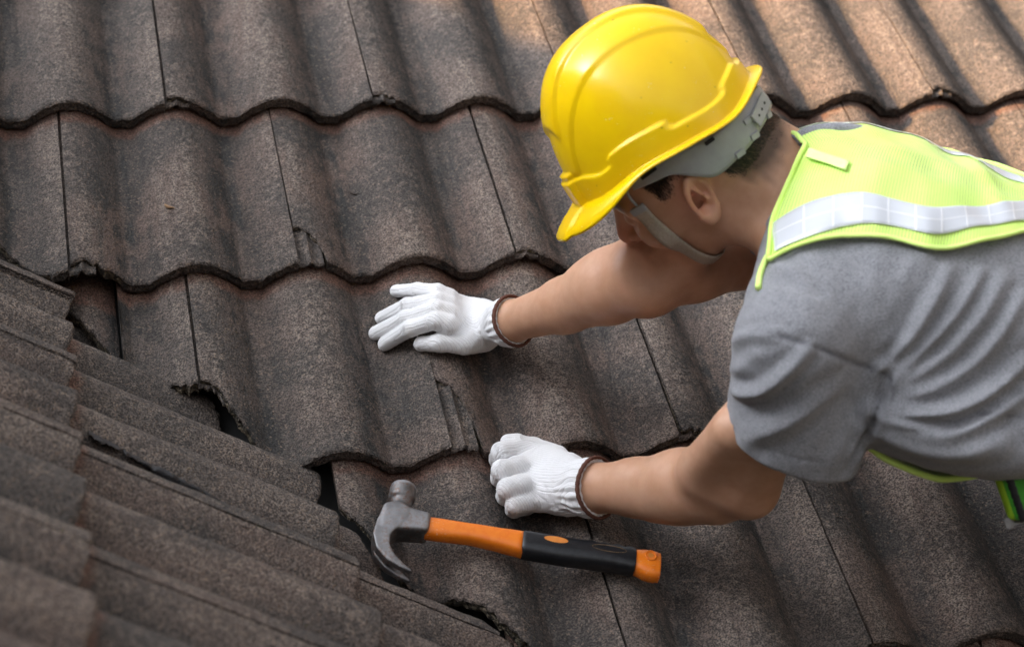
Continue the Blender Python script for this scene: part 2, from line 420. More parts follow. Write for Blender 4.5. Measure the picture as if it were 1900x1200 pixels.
# unseen houses added behind and beside the viewpoint to block the low sky
def gable_house(x0, x1, y0, y1, eave, ridge, label, mat='blocker_wall'):
    o = empty('sky_blocker_house', [(x0 + x1) / 2, (y0 + y1) / 2, 0], label, 'house', raw=True)
    boxw('wall', [x0, y0, 0], [x1, y1, eave], M[mat], o)
    xm = (x0 + x1) / 2; ov = .5
    v = [[x0 - ov, y0 - ov, eave - .25], [x1 + ov, y0 - ov, eave - .25], [x1 + ov, y1 + ov, eave - .25], [x0 - ov, y1 + ov, eave - .25], [x0 - ov, (y0 + y1) / 2, ridge], [x1 + ov, (y0 + y1) / 2, ridge]]
    link_mesh('roof', v, [(0, 1, 5, 4), (2, 3, 4, 5), (3, 0, 4), (1, 2, 5), (3, 2, 1, 0)], M['batten'], o, origin=v[0], smooth=False, raw=True)
    yf = y1 + .004 if abs(y1) < abs(y0) else y0 - .004
    for k in range(int((x1 - x0) // 2.4)):
        for z0 in (1.0, 4.0):
            if z0 + 1.3 > eave: continue
            xa = x0 + .8 + k * 2.4; w = boxw('window', [xa, yf - .03, z0], [xa + 1.1, yf + .03, z0 + 1.3], M['flashing'], o)
            boxw('pane', [xa + .07, yf - .036, z0 + .07], [xa + 1.03, yf + .036, z0 + 1.23], M['deck'], w)
gable_house(-9, 9, -17.5, -10.5, 7.4, 10.6, 'unseen added two storey house with dark panes, blocking the low sky opposite the tiled roof')
gable_house(8.0, 15.0, -7, 9, 9.4, 12.6, 'unseen added dark timber clad house blocking the sky beyond the main slope', 'batten')
# ------------------------------------------------------------------ signed-distance modelling
def rcone(p, a, b, ra, rb):
    a = np.asarray(a); b = np.asarray(b); ab = b - a
    t = np.clip((p - a) @ ab / (ab @ ab), 0, 1)
    return np.sqrt(((p - a - t[:, None] * ab) ** 2).sum(1)) - (ra + (rb - ra) * t)
def ellip(p, c, ax, r):
    q = (p - np.asarray(c)) @ np.asarray(ax).T / np.asarray(r)
    k0 = np.sqrt((q * q).sum(1)) + 1e-9; k1 = np.sqrt(((q / np.asarray(r)) ** 2).sum(1)) + 1e-9
    return k0 * (k0 - 1) / k1
def smin(a, b, k):
    h = np.clip(.5 + .5 * (b - a) / k, 0, 1); return b + (a - b) * h - k * h * (1 - h)
def smax(a, b, k): return -smin(-a, -b, k)
def chain(p, pts, rad, k=.006):
    d = None
    for i in range(len(pts) - 1):
        e = rcone(p, pts[i], pts[i + 1], rad[i], rad[i + 1]); d = e if d is None else smin(d, e, k)
    return d
def mesh_sdf(fn, lo, hi, vox, project=1):
    """surface nets over a block-sparse grid -> verts, quads"""
    lo = np.asarray(lo, float); hi = np.asarray(hi, float); BS = 6
    nb = np.ceil((hi - lo) / (vox * BS)).astype(int); n = nb * BS + 1
    cen = np.stack(np.meshgrid(*[lo[i] + (np.arange(nb[i]) + .5) * BS * vox for i in range(3)], indexing='ij'), -1).reshape(-1, 3)
    dv = fn(cen); act = np.abs(dv) < BS * vox * 1.05
    V = np.empty(n, np.float32)
    sg = np.where(dv.reshape(nb) < 0, -1.0, 1.0).astype(np.float32)
    V[:] = 1.0
    V[:-1, :-1, :-1] = np.repeat(np.repeat(np.repeat(sg, BS, 0), BS, 1), BS, 2)
    ids = np.argwhere(act.reshape(nb))
    loc = np.stack(np.meshgrid(*[np.arange(BS + 1)] * 3, indexing='ij'), -1).reshape(-1, 3)
    for s in range(0, len(ids), 400):
        g = (ids[s:s + 400, None, :] * BS + loc[None]).reshape(-1, 3)
        V[g[:, 0], g[:, 1], g[:, 2]] = fn(lo + g * vox)
    S = V < 0
    cells = np.zeros(np.array(n) - 1, np.int8)
    for dx in (0, 1):
        for dy in (0, 1):
            for dz in (0, 1):
                cells += S[dx:n[0] - 1 + dx, dy:n[1] - 1 + dy, dz:n[2] - 1 + dz]
    mixc = np.argwhere((cells > 0) & (cells < 8)); idx = np.full(cells.shape, -1, np.int64); idx[tuple(mixc.T)] = np.arange(len(mixc))
    acc = np.zeros((len(mixc), 3)); cnt = np.zeros(len(mixc))
    corners = [(a, b, c) for a in (0, 1) for b in (0, 1) for c in (0, 1)]
    for a in corners:
        for ax in range(3):
            if a[ax]: continue
            b = list(a); b[ax] = 1
            va = V[tuple((mixc + a).T)].astype(float); vb = V[tuple((mixc + b).T)].astype(float)
            m = (va < 0) != (vb < 0); t = np.where(m, va / np.where(m, va - vb, 1), 0)
            pt = np.tile(np.array(a, float), (len(mixc), 1)); pt[:, ax] += t
            acc[m] += pt[m]; cnt[m] += 1
    verts = lo + (mixc + acc / np.maximum(cnt, 1)[:, None]) * vox
    faces = []
    for ax in range(3):
        o = [1, 1, 1]; o[ax] = 0
        sl0 = tuple(slice(o[i], n[i] - 1) for i in range(3)); sl1 = list(sl0); sl1[ax] = slice(1, n[ax]); sl1 = tuple(sl1)
        A, B = S[sl0], S[sl1]; e = np.argwhere(A != B) + np.array(o)
        if not len(e): continue
        s0 = S[tuple(e.T)]; u, v = [(1, 2), (2, 0), (0, 1)][ax]
        du = np.zeros(3, int); du[u] = 1; dv_ = np.zeros(3, int); dv_[v] = 1
        q = np.stack([idx[tuple((e - du - dv_).T)], idx[tuple((e - dv_).T)], idx[tuple(e.T)], idx[tuple((e - du).T)]], 1)
        q[~s0] = q[~s0][:, ::-1]; q = q[(q >= 0).all(1)]; faces.append(q)
    faces = np.concatenate(faces)
    for _ in range(project):
        d = fn(verts); gr = grad(fn, verts); l2 = np.maximum((gr * gr).sum(1), .2)
        verts = verts - np.clip(d / l2, -vox, vox)[:, None] * gr * .9
    return verts, faces
def grad(fn, p, h=8e-4):
    return np.stack([fn(p + np.eye(3)[i] * h) - fn(p - np.eye(3)[i] * h) for i in range(3)], 1) / (2 * h)
def snap(p, fn, off, it=6):
    p = np.array(p, float)
    for _ in range(it):
        d = fn(p) - off; g_ = grad(fn, p); p = p - (d / np.maximum((g_ * g_).sum(1), .3))[:, None] * g_
    return p
def vnormals(v, f):
    f = np.asarray(f); nr = np.zeros_like(v)
    fn_ = np.cross(v[f[:, 2]] - v[f[:, 0]], v[f[:, 3]] - v[f[:, 1]])
    for i in range(4): np.add.at(nr, f[:, i], fn_)
    return nr / (np.linalg.norm(nr, axis=1, keepdims=True) + 1e-12)
def relax(v, f, it=2, lam=.5):
    f = np.asarray(f)
    for _ in range(it):
        s = np.zeros_like(v); c = np.zeros(len(v))
        for i in range(4):
            a, b = f[:, i], f[:, (i + 1) % 4]
            np.add.at(s, a, v[b]); np.add.at(c, a, 1); np.add.at(s, b, v[a]); np.add.at(c, b, 1)
        v = v + lam * (s / np.maximum(c, 1)[:, None] - v)
    return v
def march(fn, px, py, off=0.0, z0=1.5, z1=3.2):
    """first hit of the pixel rays with fn == off, roof frame"""
    px = np.atleast_1d(np.asarray(px, float)); py = np.atleast_1d(np.asarray(py, float))
    d = np.stack([(px - 950) / FPX, (py - 600) / FPX, np.ones_like(px)], 1) @ RC
    z = np.full(len(px), z0)
    for _ in range(70):
        z = np.minimum(z + .8 * np.maximum(fn(CAM + d * z[:, None]) - off, 0), z1)
    return CAM + d * z[:, None], z < z1 - 1e-6
def polydist(p, pts):
    best = np.full(len(p), 9.0)
    for a, b in zip(pts[:-1], pts[1:]):
        ab = b - a; t = np.clip((p - a) @ ab / (ab @ ab + 1e-12), 0, 1)
        best = np.minimum(best, np.sqrt(((p - a - t[:, None] * ab) ** 2).sum(1)))
    return best
def dens(path, n=14):
    path = np.asarray(path, float); s = np.r_[0, np.cumsum(np.hypot(*np.diff(path[:, :2], axis=0).T))]
    t = np.linspace(0, s[-1], n)
    # smooth interpolation (Catmull-like through np.interp + blur)
    q = np.stack([np.interp(t, s, path[:, i]) for i in range(path.shape[1])], 1)
    for _ in range(2): q[1:-1] = .25 * q[:-2] + .5 * q[1:-1] + .25 * q[2:]
    return q
def tile_n(x, y):
    r = math.ceil(-y / G - 1e-9); off = 0.0 if r % 2 else .15
    return float(tile_top(np.array([(x - off) % TW]), np.array([y + r * G]))[0])
def PT(px, py, lift):
    """point whose centre is lift metres above the tile under it"""
    h = 0.0
    for _ in range(12):
        p = PH(px, py, h); h = .5 * h + .5 * (tile_n(p[0], p[1]) + lift)
    return PH(px, py, h)

# ------------------------------------------------------------------ the worker: joints (photo pixel + distance)
HF = CD(-.76, -.54, -.36); HU = CD(-.62, .62, .45); HU = HU - (HU @ HF) * HF; HU /= np.linalg.norm(HU); HL = np.cross(HU, HF)
HM = PX(1302, 368, 2.17) - HL * .076                       # middle of the head between the ears
def HP(f, l, u): return HM + HF * f + HL * l + HU * u
HAX = np.stack([HF, HL, HU])
CR = CD(-.05, -.43, .90)                                    # across the torso, right to left
CA = CD(.97, -.17, .02); CA = CA - (CA @ CR) * CR; CA /= np.linalg.norm(CA)   # neck to hips
CB = np.cross(CR, CA); CB = CB if CB @ CD(0, 1, 0) > 0 else -CB                 # out of the back
SHL, ELL, WRL = PX(1462, 640, 2.04), PX(1380, 888, 2.20), PX(1098, 905, 2.355)
SHR, ELR, WRR = PX(1500, 425, 2.40), PX(1200, 513, 2.32), PX(948, 597, 2.505)
T0 = PX(1490, 480, 2.22)
ST = [(PX(1500, 470, 2.22), .150, .105), (PX(1560, 500, 2.21), .175, .135), (PX(1640, 535, 2.20), .182, .148), (PX(1770, 575, 2.20), .180, .150), (PX(1900, 612, 2.20), .175, .145), (PX(2080, 655, 2.20), .178, .142)]
SX = np.array([(s[0] - T0) @ CA for s in ST]); SCN = np.array([s[0] for s in ST]); SW = np.array([s[1] for s in ST]); SD = np.array([s[2] for s in ST])
def torso(p, grow=0.0, x0=None, x1=None):
    t = (p - T0) @ CA
    c = np.stack([np.interp(t, SX, SCN[:, i]) for i in range(3)], 1)
    hw = np.interp(t, SX, SW) + grow; hd = np.interp(t, SX, SD) + grow
    q = p - c; a, b = np.abs(q @ CR) / hw, np.abs(q @ CB) / hd
    k0 = (a ** 2.3 + b ** 2.3) ** (1 / 2.3) + 1e-9
    d = (k0 - 1) * np.minimum(hw, hd) * .95
    lo = SX[0] if x0 is None else x0; hi = SX[-1] if x1 is None else x1
    return smax(d, np.maximum(lo - t, t - hi), .05)

ARM_L = ([PX(1478, 640, 2.07), PX(1425, 780, 2.12), ELL + 0, PX(1330, 892, 2.232), PX(1262, 899, 2.27), PX(1180, 904, 2.315), WRL, PX(1078, 905, 2.362), PT(1045, 898, .040)],
         [.043, .043, .0405, .0425, .0405, .0335, .0285, .0175, .012])
ARM_R = ([SHR, PX(1380, 470, 2.37), PX(1290, 497, 2.345), ELR + 0, PX(1130, 535, 2.365), PX(1050, 566, 2.43), WRR, PX(928, 599, 2.516), PT(890, 595, .034)],
         [.052, .041, .0390, .0440, .0420, .0335, .0248, .0150, .010])
def head_sdf(p):
    # skull and face
    d = ellip(p, HP(.000, 0, .036), HAX, (.093, .074, .083))
    d = smin(d, ellip(p, HP(.035, 0, -.010), HAX, (.066, .066, .080)), .03)
    for s in (-1, 1):
        d = smin(d, rcone(p, HP(.002, s * .052, -.052), HP(.082, s * .012, -.096), .020, .016), .028)     # jaw
        d = smin(d, ellip(p, HP(.070, s * .042, -.018), HAX, (.022, .022, .018)), .022)                     # cheekbone
        d = smin(d, rcone(p, HP(.092, s * .012, .034), HP(.076, s * .050, .026), .010, .008), .012)         # brow
        d = smax(d, -ellip(p, HP(.104, s * .031, .010), HAX, (.016, .016, .010)), .014)                     # eye socket
        d = smin(d, ellip(p, HP(.083, s * .031, .009), HAX, (.0135, .0145, .0125)), .003)                   # eyelid
    d = smin(d, ellip(p, HP(.086, 0, -.094), HAX, (.016, .020, .015)), .02)                                  # chin
    d = smin(d, ellip(p, HP(.088, 0, -.058), HAX, (.018, .028, .022)), .018)                                 # mouth
    d = smin(d, ellip(p, HP(.1015, 0, -.057), HAX, (.0075, .020, .0055)), .006)
    d = smin(d, ellip(p, HP(.1005, 0, -.069), HAX, (.0075, .018, .006)), .005)
    d = smin(d, rcone(p, HP(.094, 0, .022), HP(.116, 0, -.021), .008, .0115), .010)                          # nose
    for s in (-1, 1): d = smin(d, ellip(p, HP(.104, s * .012, -.026), HAX, (.010, .008, .008)), .006)
    # ears
    for s in (-1, 1):
        ec = HP(.006, s * .072, .006)
        ea = HL * s * .78 - HF * .62; ea /= np.linalg.norm(ea); eu = HU * .97 - HF * .22; eu /= np.linalg.norm(eu); eb = np.cross(eu, ea)
        q = p - ec - ea * .007; x, y, z = q @ eb, q @ eu, q @ ea
        yy = np.where(y < -.006, (y + .006) * .85 - .006, y)
        rr = np.sqrt((x / .0145) ** 2 + (yy / .0250) ** 2) + 1e-9
        ring = np.sqrt(((rr - 1) * .0165) ** 2 + (z - .005) ** 2) - np.where(y < -.018, .0050, .0038)
        plate = np.maximum(np.abs(z + .003 - .008 * rr * rr) - .0020, (rr - 1) * .017)
        ear = smin(ring, plate, .0025)
        ear = smin(ear, rcone(p, ec + ea * .011 + eu * .013 - eb * .002, ec + ea * .012 - eu * .009 + eb * .006 * s, .0030, .0032), .004)   # antihelix
        ear = smin(ear, ellip(p, ec + ea * .009 - eu * .0255, np.stack([ea, eb, eu]), (.0045, .0085, .009)), .005)                         # lobe
        ear = smax(ear, -ellip(p, ec + ea * .010 + HF * .003 - eu * .004, HAX, (.0075, .0075, .0090)), .003)
        d = smin(d, ear, .006)
    return d
def trunk_sdf(p, d):
    # neck, shoulders
    nb = PX(1478, 402, 2.225)
    d = smin(d, rcone(p, HP(-.040, 0, -.030), nb, .054, .062), .030)
    d = smin(d, rcone(p, HP(-.070, 0, -.020), PX(1500, 330, 2.23), .030, .045), .030)
    d = smin(d, rcone(p, HP(.005, .030, -.065), PX(1452, 452, 2.17), .016, .018), .022)                      # neck muscle
    t = torso(p, -.022)
    d = smin(d, t, .04)
    d = smin(d, rcone(p, PX(1560, 480, 2.2), PX(1478, 632, 2.065), .08, .040), .03); d = smin(d, rcone(p, PX(1560, 450, 2.25), SHR, .08, .045), .03)
    return d
def arms_sdf(p):
    al = chain(p, *ARM_L, k=.012)
    al = smin(al, ellip(p, PX(1396, 925, 2.205), np.stack([CD(1, 0, 0), CD(0, 1, 0), CD(0, 0, 1)]), (.016, .014, .02)), .025)  # point of the elbow
    al = smin(al, rcone(p, PX(1352, 800, 2.105), PX(1300, 868, 2.195), .020, .026), .030)                    # flexors over the crease
    al = smin(al, rcone(p, PX(1330, 925, 2.24), PX(1225, 932, 2.29), .020, .016), .03)
    ar = chain(p, *ARM_R, k=.014)
    ar = smin(ar, rcone(p, PX(1195, 470, 2.33), PX(1100, 520, 2.39), .020, .020), .03)
    ar = smin(ar, ellip(p, PX(1205, 552, 2.315), np.stack([CD(1, 0, 0), CD(0, 1, 0), CD(0, 0, 1)]), (.018, .013, .02)), .025)
    ar = smax(ar, -ellip(p, PX(1188, 492, 2.268), np.stack([CD(.8, .35, .3), CD(-.35, .9, 0), CD(-.3, 0, .95)]), (.020, .028, .014)), .03)
    return np.minimum(al, ar)
def body_sdf(p):
    m = ((p - HP(.02, 0, 0)) ** 2).sum(1) < .19 ** 2
    d = np.sqrt(((p - HP(.02, 0, 0)) ** 2).sum(1)) - .13
    if m.any(): d[m] = head_sdf(p[m])
    d = trunk_sdf(p, d)
    return smin(d, arms_sdf(p), .02)
# ------------------------------------------------------------------ shirt
HEM_L = PX(1458, 820, 2.120); SLV0 = PX(1475, 640, 2.05)
SLA = (HEM_L - SLV0) / np.linalg.norm(HEM_L - SLV0)
HEM_N = SLA + .32 * CD(-1, -.35, 0); HEM_N /= np.linalg.norm(HEM_N)
HEM_R = PX(1398, 470, 2.375); SRA = (HEM_R - SHR) / np.linalg.norm(HEM_R - SHR)
NECKB = PX(1488, 385, 2.225); NAX = HP(-.03, 0, -.03) - NECKB; NAX /= np.linalg.norm(NAX)
def shirt_base(p, full=True):
    d = torso(p, .004, x1=SX[-1] - .02)
    d = smin(d, rcone(p, PX(1585, 470, 2.18), PX(1478, 632, 2.055), .105, .064), .05)
    d = smin(d, rcone(p, PX(1580, 440, 2.25), SHR, .092, .058), .05)
    d = smin(d, rcone(p, PX(1505, 335, 2.22), PX(1600, 385, 2.22), .052, .070), .04)
    d = smin(d, ellip(p, PX(1775, 742, 2.14), np.stack([CA, CR, CB]), (.15, .12, .052)), .06)      # cloth sagging at the belly
    sl = rcone(p, SLV0, PX(1452, 905, 2.155), .0640, .0705)
    sl = smin(sl, ellip(p, PX(1530, 800, 2.10), np.stack([SLA, CR, np.cross(SLA, CR)]), (.060, .045, .042)), .04)
    if full:
        sl = smax(sl, (p - HEM_L) @ HEM_N, .004)
    d = smin(d, sl, .012)
    sr = rcone(p, SHR, HEM_R + SRA * .05, .060, .062)
    if full: sr = smax(sr, (p - HEM_R) @ SRA, .004)
    return smin(d, sr, .03)
def shirt_sdf(p):
    d = shirt_base(p)
    d = smax(d, -np.maximum(rcone(p, SLV0 + SLA * .05, PX(1452, 905, 2.155), .055, .0655), -((p - HEM_L) @ HEM_N + .05)), .003)   # open sleeve
    d = smax(d, -np.maximum(rcone(p, SHR + SRA * .02, HEM_R + SRA * .08, .052, .056), -((p - HEM_R) @ SRA + .04)), .003)
    q = p - NECKB; a = q @ NAX; rad = np.sqrt(np.maximum((q * q).sum(1) - a * a, 0))
    col_ = np.sqrt((rad - .070) ** 2 + (np.clip(np.abs(a - .012) - .010, 0, None)) ** 2) - .004                  # ribbed collar
    d = smax(d, -(np.where(a > -.03, rad - .066, .05)), .01)
    return smin(d, col_, .006)
TOR_LO = np.min([PX(1300, 200, 2.5), PX(1300, 980, 1.85), PX(2130, 200, 2.5), PX(2130, 980, 1.85), PX(1300, 200, 1.85), PX(1300, 980, 2.6), PX(2130, 980, 2.6)], axis=0) - .02
TOR_HI = np.max([PX(1300, 200, 2.5), PX(1300, 980, 1.85), PX(2130, 200, 2.5), PX(2130, 980, 1.85), PX(1300, 200, 1.85), PX(1300, 980, 2.6), PX(2130, 980, 2.6)], axis=0) + .02

# ------------------------------------------------------------------ materials of the worker
def skin_mat():
    t = NT('skin'); ob = t.obj()
    n1 = t.noise(ob, 55, 3, .6); n2 = t.noise(ob, 900, 1, .5)
    c = t.mix(t.ramp(n1, .3, .7), (.51, .278, .172), (.565, .322, .210))
    c = t.mix(t.math('MULTIPLY', t.attr('red'), .55), c, (.55, .17, .105))
    c = t.mix(t.math('MULTIPLY', t.attr('dark'), .85), c, (.030, .022, .018))
    return t.fin(c, .46, t.bump(n2, .0004, .25), Subsurface_Weight=.12, Subsurface_Radius=(.010, .004, .002), Subsurface_Scale=1.0, Specular_IOR_Level=.4)
def shirt_mat():
    t = NT('heather_grey_jersey'); ob = t.obj()
    n1 = t.noise(t.stretch(ob, (380, 900, 900)), 1, 2, .7); n2 = t.noise(ob, 130, 3, .65); n3 = t.noise(ob, 1400, 1, .5)
    c = t.mix(t.ramp(n1, .34, .66), (.140, .143, .160), (.300, .303, .325))
    c = t.mix(t.ramp(n2, .35, .7, 0, .35), c, (.31, .31, .33))
    c = t.mix(t.math('MULTIPLY', t.attr('seam'), .7), c, (.07, .07, .08))
    return t.fin(c, .92, t.bump(t.math('ADD', n3, t.math('MULTIPLY', n1, .7)), .0007, .6), Sheen_Weight=.25, Sheen_Roughness=.5, Specular_IOR_Level=.2)
def knit_mat(name, base, shade):
    t = NT(name); ob = t.obj(); k = t.attr('knit', 'Vector'); sp = t.node('ShaderNodeSeparateXYZ'); t.l.new(k, sp.inputs[0])
    wob = t.math('MULTIPLY', t.math('SUBTRACT', t.noise(ob, 70, 2, .5), .5), .0022)
    row = t.math('ABSOLUTE', t.math('SINE', t.math('MULTIPLY', t.math('ADD', sp.outputs[0], wob), math.pi / .0034)))
    st = t.math('ABSOLUTE', t.math('SINE', t.math('MULTIPLY', t.math('ADD', sp.outputs[1], wob), math.pi / .0026)))
    h = t.math('ADD', t.ramp(row, 0, .75), t.math('MULTIPLY', st, .35)); fz = t.noise(ob, 900, 2, .6)
    hole = t.math('MULTIPLY', t.ramp(row, .0, .30, 1, 0), t.ramp(st, 0, .6, 1, .35))
    c = t.mix(t.math('MULTIPLY', hole, .80), base, shade)
    c = t.mix(t.ramp(t.noise(ob, 30, 3, .6), .5, .8, 0, .15), c, (.72, .70, .67))
    return t.fin(c, .95, t.bump(t.math('ADD', h, t.math('MULTIPLY', fz, .8)), .0007, .75), Sheen_Weight=.35, Subsurface_Weight=.08, Subsurface_Radius=(.004, .004, .004), Specular_IOR_Level=.15)
M['skin'] = skin_mat(); M['shirt'] = shirt_mat()
M['glove'] = knit_mat('white_cotton_knit', (.83, .83, .845), (.36, .35, .36))
M['band'] = flat('brown_elastic_band', (.075, .026, .016), (.14, .055, .035), 700, .9, .001)

# ------------------------------------------------------------------ gloved hands
AX3 = np.stack([CD(1, 0, 0), CD(0, 1, 0), CD(0, 0, 1)])
gR = .0094
rh = dict(
  pinky=([PT(832, 552, .040), PT(812, 542, .042), PT(775, 538, .033), PT(735, 540, .011)], [.012, .0108, .0096, .0086]),
  ring=([PT(832, 566, .042), PT(812, 558, .045), PT(756, 567, .036), PT(708, 590, .012)], [.013, .0115, .0103, .0092]),
  middle=([PT(832, 582, .042), PT(810, 575, .046), PT(752, 591, .038), PT(697, 618, .013)], [.013, .0118, .0106, .0095]),
  index=([PT(832, 602, .040), PT(811, 594, .042), PT(760, 610, .036), PT(714, 638, .012)], [.013, .0118, .0107, .0096]),
  thumb=([PT(898, 628, .030), PT(862, 637, .026), PT(815, 636, .018), PT(781, 638, .013)], [.018, .0145, .0115, .0098]))
rpalm = [PT(905, 596, .036), PT(828, 580, .034)]
RWR = [PT(940, 598, .034), WRR]
def hand_sdf(fing, palm_fn, k=.007):
    def fn(p):
        d = None
        for nm, (pts, rad) in fing.items():
            c = chain(p, pts, rad, .005); d = c if d is None else smin(d, c, .0018)
        return smin(palm_fn(p), d, .009)
    return fn
def rpalm_fn(p):
    d = None
    for a, b, r0, r1 in ((PT(893, 582, .034), PT(828, 556, .034), .0165, .0130), (PT(893, 590, .036), PT(824, 570, .036), .0175, .0135), (PT(893, 600, .036), PT(824, 585, .036), .0175, .0135),
                         (PT(893, 612, .034), PT(826, 600, .033), .0175, .0130), (PT(900, 600, .034), PT(872, 628, .027), .020, .016)):
        e = rcone(p, a, b, r0, r1); d = e if d is None else smin(d, e, .010)
    return smin(d, chain(p, [PT(900, 598, .034), WRR, WRR + (ELR - WRR) * .10], [.0245, .0300, .0330], .01), .022)
# left hand: closed over the edge of the tile
def PL(px, py, lift): return PT(px, py, lift)
lh = dict(
  index=([PL(985, 838, .050), PL(962, 833, .056), PL(930, 838, .046), PL(924, 850, .020), PL(950, 850, .013)], [.0145, .0132, .0122, .0112, .0100]),
  middle=([PL(985, 868, .052), PL(960, 866, .059), PL(931, 872, .046), PL(928, 886, .018), PL(955, 886, .013)], [.0145, .0134, .0125, .0115, .0100]),
  ring=([PL(988, 898, .050), PL(964, 900, .056), PL(941, 906, .044), PL(938, 920, .017), PL(965, 918, .013)], [.0145, .0130, .0122, .0112, .0100]),
  pinky=([PL(994, 925, .044), PL(974, 930, .048), PL(956, 935, .038), PL(954, 944, .016), PL(975, 942, .012)], [.0140, .0122, .0115, .0105, .0095]),
  thumb=([PL(1030, 852, .034), PL(990, 832, .034), PL(958, 822, .036), PL(942, 819, .034)], [.019, .0140, .0115, .0095]))
def lpalm_fn(p):
    d = None
    for a, b, r0, r1 in ((PL(1050, 872, .044), PL(982, 842, .048), .0205, .0165), (PL(1050, 890, .046), PL(980, 868, .050), .0215, .0175), (PL(1050, 908, .046), PL(984, 895, .048), .0215, .0170),
                         (PL(1050, 922, .042), PL(990, 922, .042), .0205, .0165), (PL(1040, 880, .034), PL(980, 880, .030), .026, .026), (PL(1040, 912, .032), PL(985, 915, .028), .024, .022)):
        e = rcone(p, a, b, r0, r1); d = e if d is None else smin(d, e, .010)
    return smin(d, chain(p, [PL(1055, 898, .044), WRL, WRL + (ELL - WRL) * .10], [.0285, .0338, .0365], .01), .024)
def glove(name, fing, palm_fn, wrist, elbow, cut_back, parent, ribs=18, rib_amp=.0011):
    fn0 = hand_sdf(fing, palm_fn)
    ax = (elbow - wrist) / np.linalg.norm(elbow - wrist)
    endp = wrist + ax * cut_back
    fn = lambda p: smax(fn0(p), (p - endp) @ ax, .004)
    P = np.concatenate([np.array(v[0]) for v in fing.values()] + [wrist[None] + ax * .03])
    v, f = mesh_sdf(fn, P.min(0) - .045, P.max(0) + .045, .0021)
    v = relax(v, f, 1, .4)
    nr = vnormals(v, f)
    # knit coordinates: x around the nearest bone, y along it
    bones = [(pts[i], pts[i + 1]) for pts, rad in fing.values() for i in range(1, len(pts) - 1)]
    palm_a, palm_b = np.mean([fing[k][0][0] for k in ('index', 'middle', 'ring', 'pinky')], axis=0), endp
    bones_all = bones + [(palm_a, palm_b)]
    best = np.full(len(v), 9.0); kn = np.zeros((len(v), 3))
    handax = palm_a - palm_b; handax /= np.linalg.norm(handax)
    up = np.array([0, 0, 1.0]); lat = np.cross(handax, up); lat /= np.linalg.norm(lat)
    lat0 = (v - palm_b) @ lat
    for bi, (a, b) in enumerate(bones):
        ab = b - a; L = np.linalg.norm(ab); ab = ab / L; t = np.clip((v - a) @ ab, 0, L)
        dd = np.linalg.norm(v - a - t[:, None] * ab, axis=1)
        s = np.cross(ab, up); s /= np.linalg.norm(s) + 1e-9
        if s @ lat < 0: s = -s
        w = dd < best; best[w] = dd[w]
        kn[w, 0] = ((v - a) @ s)[w] + float((a - palm_b) @ lat); kn[w, 1] = ((v - a) @ ab)[w]
    far = (v - palm_a) @ handax < .004
    kn[far, 0] = lat0[far]; kn[far, 1] = ((v - palm_b) @ handax)[far]
    # ribbed cuff
    t = (v - endp) @ -ax; cuff = np.clip(1 - (t - .035) / .02, 0, 1) * np.clip((t + .002) / .004, 0, 1)
    e1 = np.cross(ax, up); e1 /= np.linalg.norm(e1); e2 = np.cross(ax, e1)
    ang = np.arctan2((v - wrist) @ e2, (v - wrist) @ e1)
    wob = .25 * sines(v, 35, 3)
    v = v + nr * (cuff * rib_amp * np.cos(ang * ribs + wob * 3))[:, None]
    # slack creases between the hand and the cuff
    g = np.exp(-((t - .062) / .016) ** 2); v = v + nr * (g * .0006 * sines(v, 60, 9))[:, None]
    v = v + nr * (.0002 * sines(v, 110, 12))[:, None]
    ob = link_mesh(name, v, f, M['glove'], parent, origin=wrist, attrs={'knit': kn})
    # brown band sewn round the opening
    n = 56; ring = []; rad = []
    for i in range(n):
        a = 2 * math.pi * i / n; dirv = e1 * math.cos(a) + e2 * math.sin(a)
        r = .0; lo_, hi_ = .0, .08
        for _ in range(22):
            m = (lo_ + hi_) / 2
            if fn0((endp - ax * .001 + dirv * m)[None])[0] < 0: lo_ = m
            else: hi_ = m
        ring.append(endp + ax * .0010 * math.sin(3 * a) + dirv * (lo_ + .0002)); rad.append(lo_)
    tv, tf = [], []
    ring = np.array(ring); cen = ring.mean(0)
    for i in range(n):
        o = ring[i] - cen; o /= np.linalg.norm(o); k = 10
        rr = .0024 * (1 + .22 * (i % 2))
        for jn in range(k):
            b = 2 * math.pi * jn / k; tv.append(ring[i] + o * math.cos(b) * rr * .85 + ax * math.sin(b) * rr * 1.15)
    for i in range(n):
        for jn in range(10):
            a, b = i * 10, ((i + 1) % n) * 10; tf.append((a + jn, a + (jn + 1) % 10, b + (jn + 1) % 10, b + jn))
    link_mesh('cuff_band', tv, tf, M['band'], ob, origin=ring[0])
    return ob
KNEE = np.array([1.34, -1.22, .055])
person = empty('person', KNEE, 'kneeling worker in grey T-shirt and lime vest reaching over the tiles', 'person')
glove('glove', rh, rpalm_fn, WRR, ELR, .006, person)
glove('glove', lh, lpalm_fn, WRL, ELL, .010, person)

